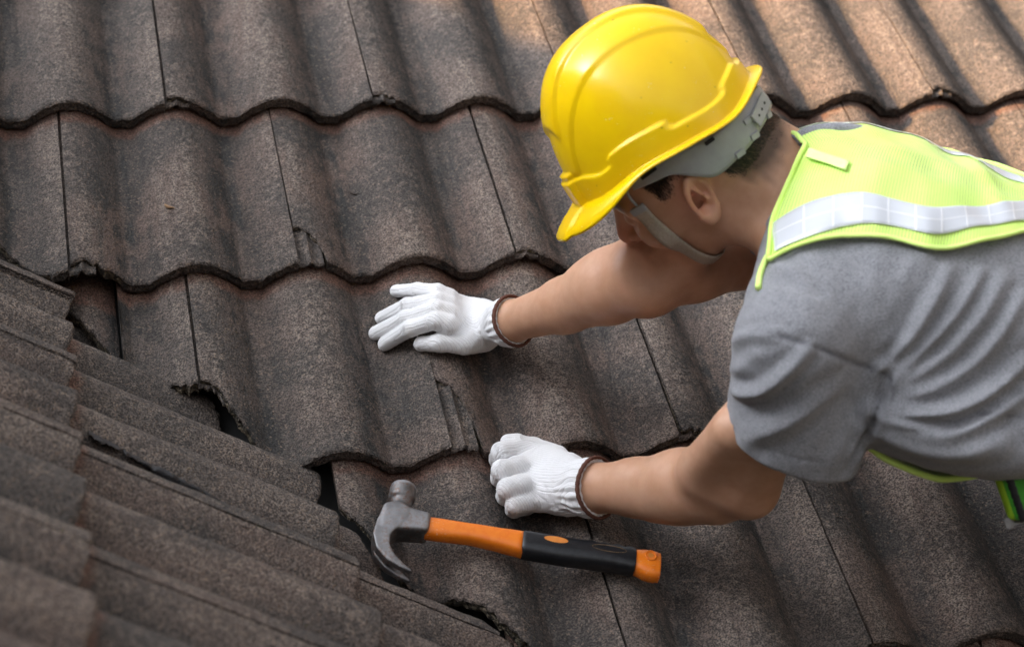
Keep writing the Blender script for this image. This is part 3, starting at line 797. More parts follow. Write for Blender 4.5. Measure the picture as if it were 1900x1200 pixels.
# body: one continuous skin surface
bl = np.min([SHL, SHR, WRL, WRR, HP(.12, 0, .13), PX(2000, 640, 2.2), HP(.13, 0, -.1), HP(0, 0, .14)], axis=0) - .16
bh = np.max([SHL, SHR, WRL, WRR, HP(.12, 0, .13), PX(2000, 640, 2.2), HP(0, 0, .14)], axis=0) + .16
v, f = mesh_sdf(body_sdf, bl, bh, .0029)
v = relax(v, f, 1, .3)
def blob(v, c, r): return np.exp(-((v - c) ** 2).sum(1) / (r * r))
red = np.clip(blob(v, HP(.118, 0, -.022), .020) + .8 * blob(v, HP(.006, .084, .006), .030) + .8 * blob(v, HP(.006, -.084, .006), .030) + .9 * blob(v, HP(.106, 0, -.063), .016) + .25 * blob(v, HP(.07, .045, -.03), .03)
              + .25 * blob(v, ELL, .05) + .2 * blob(v, ELR, .05), 0, 1)
dark = np.clip(1.3 * blob(v, HP(.098, .034, .040), .011) + 1.3 * blob(v, HP(.09, .05, .038), .010) + blob(v, HP(.098, -.034, .040), .012) + .9 * blob(v, HP(.099, .031, .003), .006) + .9 * blob(v, HP(.099, -.031, .003), .006), 0, 1)
qh = (v - HM) @ HAX.T
HLX, HLY = [-.12, -.10, -.08, -.068, -.055, -.038, -.028, -.018, .004, .014, .019, .036, .041, .060], [-.034, -.038, -.042, -.042, -.034, -.012, .008, .030, .036, .032, .021, .015, .036, .075]
hl_ = np.interp(qh[:, 0], HLX, HLY)
scalp = np.clip((qh[:, 2] - hl_ + .003 * sines(v, 60, 8)) / .020, 0, 1) * (np.abs(qh[:, 1]) < .083) * (np.abs(qh[:, 0] + .03) < .12) * (qh[:, 2] < .14) * (1 - np.clip(3 * blob(v, HP(.002, .084, .0), .024), 0, 1))
dark = np.maximum(dark, scalp * .96); BV, BF, SCALP = v.copy(), f.copy(), scalp.copy()
link_mesh('body', v, f, M['skin'], person, origin=KNEE, attrs={'red': red, 'dark': dark})

# shirt with its folds
v, f = mesh_sdf(shirt_sdf, TOR_LO, TOR_HI, .0040)
v = relax(v, f, 2, .4)
nr = vnormals(v, f)
C4 = lambda pts: [(1300 + x / 2.4, 480 + y / 2.4) for x, y in pts]
folds = [ (C4([(822, 520), (800, 620), (760, 740), (700, 860), (660, 940)]), -.0075, .0075), (C4([(700, 500), (690, 640), (640, 800), (600, 900)]), .0035, .012),
  # path in pixels, height, half width
 (C4([(132, 378), (200, 345), (330, 333)]), .005, .008), (C4([(118, 500), (170, 490), (250, 440)]), .004, .010),
 (C4([(112, 575), (190, 606), (280, 592), (380, 512), (480, 405)]), .0085, .0085), (C4([(200, 800), (330, 770), (450, 690), (560, 610), (640, 560)]), .006, .013),
 (C4([(130, 660), (260, 690), (380, 640)]), -.003, .012), (C4([(150, 420), (260, 480), (360, 430)]), -.002, .012),
 (C4([(700, 880), (720, 760), (770, 620), (800, 520)]), .004, .014),
 (C4([(800, 500), (900, 400), (990, 280), (1060, 160), (1110, 50)]), .0048, .0085), (C4([(855, 535), (980, 420), (1090, 310), (1180, 200), (1250, 60)]), .0050, .0075),
 (C4([(862, 585), (1000, 500), (1130, 400), (1250, 270), (1350, 90)]), .0042, .0100), (C4([(870, 640), (1050, 580), (1220, 470), (1340, 340), (1430, 180)]), .0052, .0085),
 (C4([(760, 655), (900, 700), (1050, 705), (1200, 660), (1330, 570), (1440, 470)]), .0100, .0105), (C4([(770, 690), (930, 752), (1090, 790), (1230, 740), (1330, 680), (1440, 600)]), .0090, .0100),
 (C4([(740, 725), (860, 800), (1000, 850), (1180, 860), (1320, 830)]), .0080, .0150), (C4([(820, 690), (1000, 735), (1150, 735), (1290, 660)]), -.0055, .0080),
 (C4([(900, 300), (960, 180), (1000, 60)]), -.004, .012), (C4([(830, 440), (930, 330)]), -.003, .008),
 (C4([(330, 30), (400, 60), (470, 120)]), .004, .010), (C4([(340, 90), (420, 110), (520, 150)]), -.0035, .010)]
for path, amp, sg in folds:
    amp, sg = amp * 1.12, sg * .86
    q = dens(path, 16); h, ok = march(shirt_base, q[:, 0], q[:, 1]); h = h[ok]
    if len(h) < 2: continue
    dd = polydist(v, h); m = dd < 4 * sg
    endt = np.minimum(np.linalg.norm(v[m] - h[0], axis=1), np.linalg.norm(v[m] - h[-1], axis=1))
    v[m] += nr[m] * (amp * (.45 * np.exp(-(dd[m] / sg) ** 2) + .60 * np.exp(-1.35 * dd[m] / sg) - .30 * np.exp(-((dd[m] - 1.7 * sg) / (.8 * sg)) ** 2)) * np.clip(.45 + endt / .05, 0, 1))[:, None]
seam = np.zeros(len(v))
for path, amp, sg in ((C4([(250, 322), (330, 335), (520, 395), (700, 470), (800, 502), (850, 538)]), -.0030, .0028), (C4([(100, 705), (215, 818), (420, 888), (640, 912), (668, 900)]), -.0012, .0016),
                      (C4([(850, 538), (858, 600), (850, 650)]), -.002, .002), (C4([(1230, 690), (1330, 695), (1440, 705)]), -.0025, .0028)):
    q = dens(path, 24); h, ok = march(shirt_base, q[:, 0], q[:, 1]); h = h[ok]; dd = polydist(v, h)
    v += nr * (amp * np.exp(-(dd / sg) ** 2))[:, None]; seam = np.maximum(seam, np.exp(-(dd / (sg * .9)) ** 2) * (1.0 if amp < -.0015 else .5))
v += nr * (.0012 * sines(v, 9, 31) + .0005 * sines(v, 26, 32))[:, None]
shirt = link_mesh('t_shirt', v, f, M['shirt'], person, origin=T0, attrs={'seam': seam})
# ------------------------------------------------------------------ hard hat
def yellow_mat():
    t = NT('yellow_hard_hat_plastic'); ob = t.obj()
    n = t.noise(ob, 18, 3, .6); sc = t.noise(t.stretch(ob, (900, 120, 500)), 1, 1, .5); pt = t.noise(ob, 60, 2, .5)
    c = t.mix(t.ramp(n, .35, .7), (.86, .565, .002), (.82, .52, .002))
    c = t.mix(t.math('MULTIPLY', t.ramp(sc, .70, .76), t.ramp(pt, .54, .64, 0, .6)), c, (.86, .80, .55))
    c = t.mix(t.math('MULTIPLY', t.ramp(t.noise(t.stretch(ob, (1, 2.4, 1.3)), 150, 0, .5), .845, .87), .5), c, (.16, .10, .02))
    return t.fin(c, t.ramp(n, .3, .7, .17, .27), t.bump(t.noise(ob, 300, 2, .5), .0003, .12), Coat_Weight=.12, Coat_Roughness=.16, Specular_IOR_Level=.4, Subsurface_Weight=.05, Subsurface_Radius=(.01, .006, .002))
M['yellow'] = yellow_mat()
M['harness'] = flat('grey_harness_plastic', (.30, .31, .32), (.36, .37, .38), 40, .48, .0002)
M['strap'] = flat('beige_webbing', (.40, .345, .27), (.48, .42, .34), 420, .9, .0008)
M['steel_wire'] = flat('grey_wire', (.36, .36, .37), (.5, .5, .5), 90, .4, .0002, .6)
QF = CD(-.77, -.625, .07); QU = CD(-.60, .76, .20); QU = QU - (QU @ QF) * QF; QU /= np.linalg.norm(QU); QL = np.cross(QU, QF)
QC = PX(1225, 250, 2.212)
def QP(f, l, u): return QC + np.multiply.outer(f, QF) + np.multiply.outer(l, QL) + np.multiply.outer(u, QU)
def sstep(x, a, b):
    t = np.clip((x - a) / (b - a), 0, 1); return t * t * (3 - 2 * t)
def rim_u(phi):
    c = np.cos(phi); s2 = np.abs(np.sin(phi))
    return -.004 - .010 * np.exp(-((np.abs(phi) - 2.05) / .40) ** 2) + .006 * np.exp(-((np.abs(phi) - 1.05) / .35) ** 2)
def dome(phi, th):
    """point of the shell: azimuth from the front, th 0 at the rim .. pi/2 at the crown"""
    A = np.where(np.cos(phi) > 0, .113, .117); B = .100
    rho = np.cos(th) ** .80; h = np.sin(th) ** 1.0
    f, l, u = A * rho * np.cos(phi), B * rho * np.sin(phi), .143 * h + rim_u(phi) * (1 - h)
    N = np.stack([f / A ** 2, l / B ** 2, u / .143 ** 2 + 0 * f], -1); N /= np.linalg.norm(N, axis=-1, keepdims=True)
    al = np.abs(l)
    keep = sstep(u, .040, .056)
    d = .0045 * (1 - sstep(al, .0265, .0310)) * keep * sstep(np.where(f > 0, .097 - f, .104 + f), 0, .004)
    l2 = .014 + .050 * np.clip(1 - (f / .117) ** 2, 0, 1) ** .6
    d = d + .0026 * (1 - sstep(al - l2, -.0018, .0018)) * sstep(u, .022, .034)
    ap = np.abs(phi)
    hb = .020 + .010 * (sstep(ap, .80, .84) - sstep(ap, 1.48, 1.53)) + .007 * (sstep(ap, 2.15, 2.22) - sstep(ap, 2.60, 2.68)) + .008 * sstep(ap, .70, .35)
    hb = hb + rim_u(phi)
    d = d + .0048 * (1 - sstep(u, hb - .0012, hb + .0022))
    bos = (1 - sstep(al, .017, .020)) * (1 - sstep(u, .030, .034)) * sstep(f, .07, .09)
    d = d + .007 * bos
    return f + N[..., 0] * d, l + N[..., 1] * d, u + N[..., 2] * d
NP, NR = 220, 88
phi = np.linspace(-math.pi, math.pi, NP, endpoint=False)
ths = np.concatenate([np.linspace(0, .42, 40)[:-1], np.linspace(.42, math.pi / 2 - .012, NR - 39)])
hv, hf = [], []
brim = np.exp(-(np.abs(phi) / .86) ** 4.5)
for k, (out, dn) in enumerate(((1.0, -1.0), (.96, -.35), (.75, 0.0), (.45, .35), (.15, .8))):       # flange and peak, outside in
    f0, l0, u0 = dome(phi, np.zeros(NP)); nx, ny = f0 / .115 ** 2, l0 / .100 ** 2; nn = np.hypot(nx, ny); nx, ny = nx / nn, ny / nn
    ext = .0090 + .006 * sstep(np.abs(phi), 2.2, 3.0) + .031 * brim
    drop = .0030 + .013 * brim * out ** 1.15
    hv += list(QP(f0 + nx * ext * out, l0 + ny * ext * out * (1 - .35 * brim), u0 - drop * out - .0022 * (dn < -.5)))
for th in ths: hv += list(QP(*dome(phi, np.full(NP, th))))
hv.append(QP(0.0, 0.0, .143 + .0064))
nrg = 5 + len(ths)
for i in range(nrg - 1):
    for j in range(NP): hf.append((i * NP + j, i * NP + (j + 1) % NP, (i + 1) * NP + (j + 1) % NP, (i + 1) * NP + j))
for j in range(NP): hf.append(((nrg - 1) * NP + j, (nrg - 1) * NP + (j + 1) % NP, len(hv) - 1))
hat = empty('hard_hat', QP(0.0, 0.0, -.01), 'yellow plastic hard hat with raised ridges worn by the worker', 'hard hat')
sh = link_mesh('shell', hv, hf, M['yellow'], hat, origin=QC)
md = sh.modifiers.new('thickness', 'SOLIDIFY'); md.thickness = .0026; md.offset = -1
# harness band round the back of the head
def grid_mesh(name, fn, nu, nv, mat, parent, thick=None, closed=False, attrs=None, uv=None):
    U, Vv = np.meshgrid(np.linspace(0, 1, nu), np.linspace(0, 1, nv), indexing='ij')
    P = fn(U.ravel(), Vv.ravel()); F = [(i * nv + j, (i + 1) * nv + j, (i + 1) * nv + j + 1, i * nv + j + 1) for i in range(nu - 1) for j in range(nv - 1)]
    ob = link_mesh(name, P, F, mat, parent, origin=P[0], uv=np.stack([U.ravel(), Vv.ravel()], 1) if uv is None else uv(U.ravel(), Vv.ravel()))
    if thick: m_ = ob.modifiers.new('thickness', 'SOLIDIFY'); m_.thickness = thick; m_.offset = 0
    return ob
env = lambda p: ellip(p, HP(-.004, 0, .022), HAX, (.108, .0845, .100))
bu_ = dens(np.array([(1172, 338), (1210, 312), (1262, 276), (1320, 252), (1368, 210), (1405, 160), (1424, 150)], float), 40)
bl_ = dens(np.array([(1176, 353), (1214, 338), (1246, 322), (1290, 327), (1326, 330), (1346, 316), (1392, 270), (1420, 226), (1431, 196)], float), 40)
def on_env(px_):
    P_, ok = march(env, px_[:, 0], px_[:, 1]); k_ = np.where(ok)[0]
    return np.stack([np.interp(range(len(P_)), k_, P_[k_, i]) for i in range(3)], 1)
BU, BL = on_env(bu_), on_env(bl_)
def mirror(P_): return P_ - 2 * np.multiply.outer((P_ - HM) @ HL, HL)
nk = 6
def ext_back(P_):
    a_, b_ = P_[-1], mirror(P_[-1:])[0]; m_ = (a_ + b_) / 2 - HF * .012
    return np.concatenate([P_, [(a_ * .6 + m_ * .4), m_, (b_ * .6 + m_ * .4)], mirror(P_)[::-1]])
BU, BL = snap(ext_back(BU), env, 0.0, 3), snap(ext_back(BL), env, 0.0, 3)
def band_grid(u, v):
    i = u * (len(BU) - 1); A_ = np.stack([np.interp(i, range(len(BU)), BU[:, k]) for k in range(3)], 1); B_ = np.stack([np.interp(i, range(len(BL)), BL[:, k]) for k in range(3)], 1)
    return snap(A_ + (B_ - A_) * v[:, None], env, 0.0, 2)
def obox(name, c, ax, half, mat, parent, bev=.15):
    """bevelled box: centre, 3 axes (rows), half sizes"""
    bm = bmesh.new(); bmesh.ops.create_cube(bm, size=2.0)
    for v_ in bm.verts: v_.co = Vector((v_.co[0] * half[0], v_.co[1] * half[1], v_.co[2] * half[2]))
    bmesh.ops.bevel(bm, geom=list(bm.edges), offset=min(half) * bev * 2, segments=2, affect='EDGES')
    P = np.array([v_.co[:] for v_ in bm.verts]) @ np.asarray(ax) + np.asarray(c); F = [[v_.index for v_ in f_.verts] for f_ in bm.faces]; bm.free()
    return link_mesh(name, P, F, mat, parent, origin=c, smooth=False)
def on_band(px_, py_, off):
    P_, ok = march(env, [px_], [py_]); n_ = grad(env, P_)[0]; n_ /= np.linalg.norm(n_); return P_[0] + n_ * off, n_
def px_axis(px_, py_, dx, dy):
    a_, n_ = on_band(px_, py_, 0); b_, _n = on_band(px_ + dx, py_ + dy, 0); t_ = b_ - a_; t_ -= (t_ @ n_) * n_; return t_ / np.linalg.norm(t_), n_
for px_, py_, hw_, hh_, mt_ in ((1372, 284, .0060, .0036, 'harness'), (1399, 252, .0060, .0036, 'harness'), (1386, 224, .0060, .0030, 'harness'), (1424, 214, .0052, .0034, 'harness'), (1204, 320, .0110, .0026, 'deck'), (1316, 262, .0060, .0022, 'deck')):
    c, nx = on_band(px_, py_, .0018); tx, _n = px_axis(px_, py_, 8, -6)
    obox('harness_tab', c, np.stack([tx, np.cross(nx, tx), nx]), (hw_, hh_, .0016), M[mt_], hat)
c, nx = on_band(1408, 205, .0030); tx, _n = px_axis(1408, 205, 6, -20); ty = np.cross(nx, tx)
grid_mesh('harness_band', band_grid, 110, 8, M['harness'], hat, .0022)
pl = obox('size_plate', c, np.stack([tx, ty, nx]), (.020, .0085, .0014), M['harness'], hat)
for k in (-1, 0, 1):
    P = [c + nx * .0016 + ty * (.0016 * math.cos(a)) + tx * (k * .010 + .0020 * math.sin(a)) for a in np.linspace(0, 2 * math.pi, 10, endpoint=False)]
    link_mesh('slot', P, [tuple(range(10))], M['deck'], pl, origin=P[0], smooth=False)
# chin strap with its wire hook
sp_ = dens(np.array([(1181, 384), (1200, 405), (1225, 430), (1255, 455), (1285, 472), (1308, 480)], float), 16)
SPT, ok = march(head_sdf, sp_[:, 0], sp_[:, 1], .003); k_ = np.where(ok)[0]
SPT = np.stack([np.interp(range(len(SPT)), k_, SPT[k_, i]) for i in range(3)], 1)
zs_ = float((RC @ SPT[0] + TC)[2])
wire = np.array([PX(1163, 343, zs_ - .004), PX(1163, 354, zs_ - .006), PX(1167, 366, zs_ - .005), PX(1178, 378, zs_ - .002), PX(1184, 384, zs_)])
def tube(name, pts, r, mat, parent, k=8, cap=True):
    pts = np.asarray(pts, float); n = len(pts); tv, tf = [], []
    for i in range(n):
        t = pts[min(i + 1, n - 1)] - pts[max(i - 1, 0)]; t /= np.linalg.norm(t) + 1e-12
        a = np.cross(t, [.31, .77, .55]); a /= np.linalg.norm(a); b = np.cross(t, a); rr = r[i] if np.ndim(r) else r
        tv += [pts[i] + rr * (a * math.cos(x) + b * math.sin(x)) for x in np.linspace(0, 2 * math.pi, k, endpoint=False)]
    tf = [(i * k + j, i * k + (j + 1) % k, (i + 1) * k + (j + 1) % k, (i + 1) * k + j) for i in range(n - 1) for j in range(k)]
    if cap: tf += [tuple(range(k))[::-1], tuple((n - 1) * k + j for j in range(k))]
    return link_mesh(name, tv, tf, mat, parent, origin=pts[0])
st_l = list(SPT) + [HP(.036, .018, -.112), HP(.036, 0, -.116)]
st_all = np.array(st_l + [HM + (p - HM) - 2 * ((p - HM) @ HL) * HL for p in st_l[-2::-1]])
s_ = np.linspace(0, len(st_all) - 1, 61); cl = np.stack([np.interp(s_, range(len(st_all)), st_all[:, i]) for i in range(3)], 1)
for _ in range(6): cl[1:-1] = .25 * cl[:-2] + .5 * cl[1:-1] + .25 * cl[2:]
cs = snap(cl, head_sdf, .0030, 5); wgt = np.clip(np.minimum(np.arange(61), 60 - np.arange(61)) / 8, 0, 1)[:, None]; cl = cl * (1 - wgt) + cs * wgt
tg = np.gradient(cl, axis=0); tg /= np.linalg.norm(tg, axis=1, keepdims=True)
ng = grad(head_sdf, cl); ng -= (ng * tg).sum(1, keepdims=True) * tg; ng /= np.linalg.norm(ng, axis=1, keepdims=True); wd = np.cross(tg, ng)
sv = np.concatenate([cl - wd * .0098, cl - wd * .0049 + ng * .0004, cl + wd * .0049 + ng * .0004, cl + wd * .0098]); n = 61
sf_ = [(k * n + i, k * n + i + 1, (k + 1) * n + i + 1, (k + 1) * n + i) for k in range(3) for i in range(n - 1)]
so = link_mesh('chin_strap', sv, sf_, M['strap'], hat, origin=cl[0]); m_ = so.modifiers.new('thickness', 'SOLIDIFY'); m_.thickness = .0016; m_.offset = 0
tube('strap_hook', dens(wire, 14), .0016, M['steel_wire'], so)
obox('buckle', cl[1] + ng[1] * .0012, np.stack([tg[1], wd[1], ng[1]]), (.0045, .0095, .0022), M['harness'], so)

# ------------------------------------------------------------------ hair: short, under and behind the hat
def hair_mat():
    t = NT('black_hair'); n = t.noise(t.obj(), 160, 2, .6)
    return t.fin(t.mix(n, (.012, .010, .009), (.035, .026, .020)), .42, Specular_IOR_Level=.4)
M['hair'] = hair_mat()
hrng = np.random.default_rng(5)
def hairline(f): return np.interp(f, HLX, HLY)
fs_ = SCALP[BF].mean(1); ok_ = (fs_ > .04) & ((BV[BF].mean(1) - QC) @ QU < .004); fa_ = BF[ok_]; pw_ = fs_[ok_] + .05
pick = hrng.choice(len(fa_), 15000, p=pw_ / pw_.sum()); r1, r2 = hrng.uniform(0, 1, (2, 15000, 1)); qd = BV[fa_[pick]]
hp = (qd[:, 0] * (1 - r1) + qd[:, 1] * r1) * (1 - r2) + (qd[:, 3] * (1 - r1) + qd[:, 2] * r1) * r2
q = (hp - HM) @ HAX.T
ng_ = grad(head_sdf, hp); ng_ /= np.linalg.norm(ng_, axis=1, keepdims=True) + 1e-9
dn_ = -HU[None] * 1.0 - HF[None] * .55 + .22 * hrng.normal(size=hp.shape); dn_ -= (dn_ * ng_).sum(1, keepdims=True) * ng_; dn_ /= np.linalg.norm(dn_, axis=1, keepdims=True)
fade = np.clip((q[:, 2] - hairline(q[:, 0])) / .030, .10, 1)
ln_ = (.0020 + .0085 * fade) * hrng.uniform(.7, 1.2, len(hp)); sd_ = np.cross(dn_, ng_) * .00022
tip = hp + dn_ * ln_[:, None] * .85 + ng_ * (ln_ * .42)[:, None]; mid = hp + dn_ * ln_[:, None] * .35 + ng_ * (ln_ * .36)[:, None]
base_ = hp - ng_ * .001
Vh = np.concatenate([base_ - sd_, base_ + sd_, mid + sd_, mid - sd_, tip]); nH = len(hp); I_ = np.arange(nH)
link_mesh('hair', Vh, [tuple(x) for x in np.stack([I_, I_ + nH, I_ + 2 * nH, I_ + 3 * nH], 1).tolist()] + [tuple(x) for x in np.stack([I_ + 3 * nH, I_ + 2 * nH, I_ + 4 * nH], 1).tolist()], M['hair'], person, origin=HM)

# ------------------------------------------------------------------ safety vest
def vest_mat(name, mesh=True):
    t = NT(name); ob = t.obj(); n = t.noise(ob, 9, 2, .5)
    c = t.mix(t.ramp(n, .3, .7), (.66, .93, .19), (.71, .95, .26))
    if mesh:
        uvn = t.node('ShaderNodeUVMap'); sp = t.node('ShaderNodeSeparateXYZ'); t.l.new(uvn.outputs[0], sp.inputs[0])
        a = t.math('MULTIPLY', t.math('SINE', t.math('MULTIPLY', t.math('ADD', sp.outputs[0], sp.outputs[1]), 2 * math.pi / .0070)), t.math('SINE', t.math('MULTIPLY', t.math('SUBTRACT', sp.outputs[0], sp.outputs[1]), 2 * math.pi / .0070)))
        hole = t.ramp(a, .15, .5)
        t.put(t.b.inputs['Alpha'], t.math('SUBTRACT', 1.0, t.math('MULTIPLY', hole, .85)))
    return t.fin(c, .85, t.bump(t.noise(ob, 700, 1, .5), .0006, .4), Sheen_Weight=.2, Specular_IOR_Level=.2)
M['vest'] = vest_mat('lime_mesh_fabric'); M['vest_trim'] = vest_mat('lime_binding', False)
M['vest_label'] = flat('pale_lime_label', (.70, .94, .30), (.74, .95, .36), 60, .8)
def tape_mat():
    t = NT('silver_reflective_tape'); uvn = t.node('ShaderNodeUVMap'); sp = t.node('ShaderNodeSeparateXYZ'); t.l.new(uvn.outputs[0], sp.inputs[0])
    gx = t.math('ABSOLUTE', t.math('SUBTRACT', t.math('FRACT', t.math('DIVIDE', sp.outputs[0], .0275)), .5)); gy = t.math('ABSOLUTE', t.math('SUBTRACT', t.math('FRACT', t.math('ADD', t.math('MULTIPLY', sp.outputs[1], 2.0), .0)), .5))
    ln = t.math('MAXIMUM', t.ramp(gx, .455, .48), t.ramp(gy, .44, .48))
    c = t.mix(ln, (.52, .54, .58), (.70, .71, .73)); n = t.noise(t.obj(), 35, 2, .5)
    return t.fin(c, t.ramp(ln, 0, 1, .30, .55), t.bump(t.math('ADD', ln, t.math('MULTIPLY', n, .6)), .0008, .5), Coat_Weight=.35, Coat_Roughness=.15)
M['tape'] = tape_mat()
sv_fn = lambda p: shirt_base(p, False)
def cen_at(x): return np.stack([np.interp(x, SX, SCN[:, i]) for i in range(3)], 1) + np.multiply.outer(np.minimum(x - SX[0], 0), CA)
def to_xt(px):
    q_ = dens(px, 30); h, ok = march(sv_fn, q_[:, 0], q_[:, 1], .006); h = h[ok]; x = (h - T0) @ CA; c_ = cen_at(x)
    return x, np.arctan2((h - c_) @ CR, (h - c_) @ CB), h
def surf(x, th, off):
    c_ = cen_at(x); d_ = np.multiply.outer(np.sin(th), CR) + np.multiply.outer(np.cos(th), CB); r = np.full(len(x), .40)
    for _ in range(60): r = np.maximum(r - .8 * np.maximum(sv_fn(c_ + d_ * r[:, None]) - off, 0), .01)
    return c_ + d_ * r[:, None]
low_px = [(1424, 480), (1440, 470), (1480, 453), (1530, 440), (1600, 436), (1660, 440), (1700, 454), (1730, 465), (1765, 460), (1800, 454), (1850, 444), (1900, 431), (1960, 415)]
lx, lt, lh3 = to_xt(low_px); o_ = np.argsort(lx); lx, lt = lx[o_], lt[o_]
cx_, ct_, ch3 = to_xt([(1496, 268), (1482, 296), (1460, 346), (1432, 408), (1424, 470)])
print('vest low', lx.round(3), lt.round(2)); print('collar', cx_.round(3), ct_.round(2))
XMAX = SX[-1] - .03
tb = lambda x: np.interp(x, lx, lt)
cw = np.clip(ct_ / np.maximum(tb(cx_), .1), 0, 1); o_ = np.argsort(cw); cw, cxx = cw[o_], cx_[o_]
xc = lambda w: np.interp(np.abs(w), cw, cxx)
vest = empty('safety_vest', T0 + CB * .12, parent=person)
def vest_pt(u, v, off=.0065):
    w = v * 2 - 1; x = xc(w) + (XMAX - xc(w)) * u; th_ = w * tb(x)
    P = surf(x, th_, off)
    nn = P - cen_at(x); nn /= np.linalg.norm(nn, axis=1, keepdims=True)
    k = .0022 * sines(np.stack([x, th_ * .15], 1), 14, 77) + .004 * np.clip(np.abs(w) - .75, 0, 1) / .25 * np.exp(-((x - .155) / .03) ** 2)
    k = k + .0045 * np.exp(-((x - .165 - .02 * w) / .012) ** 2) * np.clip(1 - np.abs(w), 0, 1) * 1.2
    return P + nn * k[:, None]
grid_mesh('mesh_panel', vest_pt, 90, 110, M['vest'], vest, .0008, uv=lambda u, v: np.stack([u * .42, v * .55], 1))
up_px = [(1427, 420), (1460, 396), (1520, 369), (1600, 358), (1660, 368), (1700, 384), (1726, 391), (1765, 387), (1800, 384), (1900, 378), (1960, 372)]
dn_px = [(1422, 472), (1440, 462), (1500, 438), (1560, 421), (1600, 414), (1660, 417), (1700, 431), (1726, 441), (1765, 433), (1800, 425), (1900, 411), (1960, 400)]
ux, ut, _h = to_xt(up_px); o_ = np.argsort(ux); ux, ut = ux[o_], ut[o_]
dx_, dt_, _h = to_xt(dn_px); o_ = np.argsort(dx_); dx_, dt_ = dx_[o_], dt_[o_]
for sgn in (1, -1):
    def tp(u, v, sgn=sgn):
        w0 = .55; x = (max(ux[0], dx_[0]) * .98) + (XMAX - max(ux[0], dx_[0])) * u
        ta, tb_ = np.interp(x, ux, ut), np.interp(x, dx_, dt_); th_ = (ta + (tb_ - ta) * v) * (1.0 if sgn > 0 else .66)
        wv = np.clip(th_ / np.maximum(tb(x), .05), 0, 1); us = (x - xc(wv)) / (XMAX - xc(wv))
        return vest_pt(us, .5 + .5 * wv * sgn, .0085)
    grid_mesh('reflective_tape', tp, 90, 9, M['tape'], vest, .0006, uv=lambda u, v: np.stack([u * .40, v], 1))
    e = vest_pt(np.linspace(0, 1, 70), np.full(70, .5 + .5 * sgn), .0085); tube('binding', e, .0026, M['vest_trim'], vest, 8)
e = vest_pt(np.zeros(80), np.linspace(0, 1, 80), .008); tube('binding', e, .0032, M['vest_trim'], vest, 8)
h, ok = march(sv_fn, [1500, 1576, 1568, 1494], [272, 297, 314, 290], .0125)
def lab(u, v):
    P = np.multiply.outer((1 - u) * (1 - v), h[0]) + np.multiply.outer(u * (1 - v), h[1]) + np.multiply.outer(u * v, h[2]) + np.multiply.outer((1 - u) * v, h[3])
    return snap(P, sv_fn, .0115, 3)
grid_mesh('size_label', lab, 14, 6, M['vest_label'], vest, .0006)
# front panel of the vest hanging below the chest
fp = dens(np.array([(1584, 806), (1640, 850), (1700, 876), (1745, 890), (1800, 884), (1860, 868)], float), 30)
def front(u, v):
    i = u * 29; px_, py_ = np.interp(i, range(30), fp[:, 0]), np.interp(i, range(30), fp[:, 1])
    return np.array([PX(a + 8 * b, c_ - 34 * b - 60 * b * b, 2.115 + .24 * b) for a, b, c_ in zip(px_, v, py_)])
grid_mesh('front_panel', front, 40, 14, M['vest'], vest, .0008, uv=lambda u, v: np.stack([u * .2, v * .25], 1))
tube('binding', front(np.linspace(0, 1, 40), np.zeros(40)), .0038, M['vest_trim'], vest, 8)
q_ = dens(np.array([(1424, 476), (1416, 492), (1409, 512), (1407, 534)], float), 14); h, ok = march(sv_fn, q_[:, 0], q_[:, 1], .004); tube('binding', h[ok], .0036, M['vest_trim'], vest, 8)
q_ = dens(np.array([(1470, 268), (1486, 256), (1512, 249), (1545, 246), (1580, 249), (1610, 256)], float), 20); h, ok = march(sv_fn, q_[:, 0], q_[:, 1] + 10, .002); zc_ = float(np.mean((h[ok] @ RC.T + TC)[:, 2]))
tube('ribbed_collar', [PX(a_ + 6, b_ - 5, zc_ + .018) for a_, b_ in q_], .0085, M['shirt'], shirt, 10)

# ------------------------------------------------------------------ trousers and boots (beyond the frame)
M['trousers'] = flat('navy_work_cloth', (.020, .024, .036), (.034, .038, .052), 60, .9, .001)
M['boot'] = flat('black_boot_leather', (.012, .011, .011), (.03, .027, .025), 40, .55, .0008)
HIPC = SCN[-1]
kn2 = np.array([1.42, -.96, .055]); an1 = np.array([1.76, -1.30, .06]); an2 = np.array([1.84, -1.00, .06])
def pants(p):
    d = torso(p, .008, x0=SX[-1] - .06, x1=SX[-1] + .08)
    d = smin(d, rcone(p, HIPC + CR * .085 - CB * .02, KNEE, .098, .066), .03); d = smin(d, rcone(p, HIPC - CR * .085 - CB * .02, kn2, .098, .066), .03)
    d = smin(d, rcone(p, KNEE, an1, .064, .048), .02); return smin(d, rcone(p, kn2, an2, .064, .048), .02)
P = np.array([HIPC, KNEE, kn2, an1, an2]); v, f = mesh_sdf(pants, P.min(0) - .22, P.max(0) + .2, .010)
v += vnormals(v, f) * (.004 * sines(v, 12, 41))[:, None]
link_mesh('trousers', v, f, M['trousers'], person, origin=KNEE)
for an, kn_ in ((an1, KNEE), (an2, kn2)):
    d_ = (an - kn_) / np.linalg.norm(an - kn_)
    def boot(p): return smin(rcone(p, an - d_ * .02, an + d_ * .05, .052, .047), smin(rcone(p, an + d_ * .05, an + d_ * .10 + np.array([0, 0, -.02]), .044, .034), rcone(p, an + d_ * .07 + np.array([0, 0, .0]), an + d_ * .09 + np.array([.02, 0, .14]), .040, .036), .03), .03)
    v, f = mesh_sdf(boot, an - .2, an + .25, .008); link_mesh('boot', v, f, M['boot'], person, origin=an)
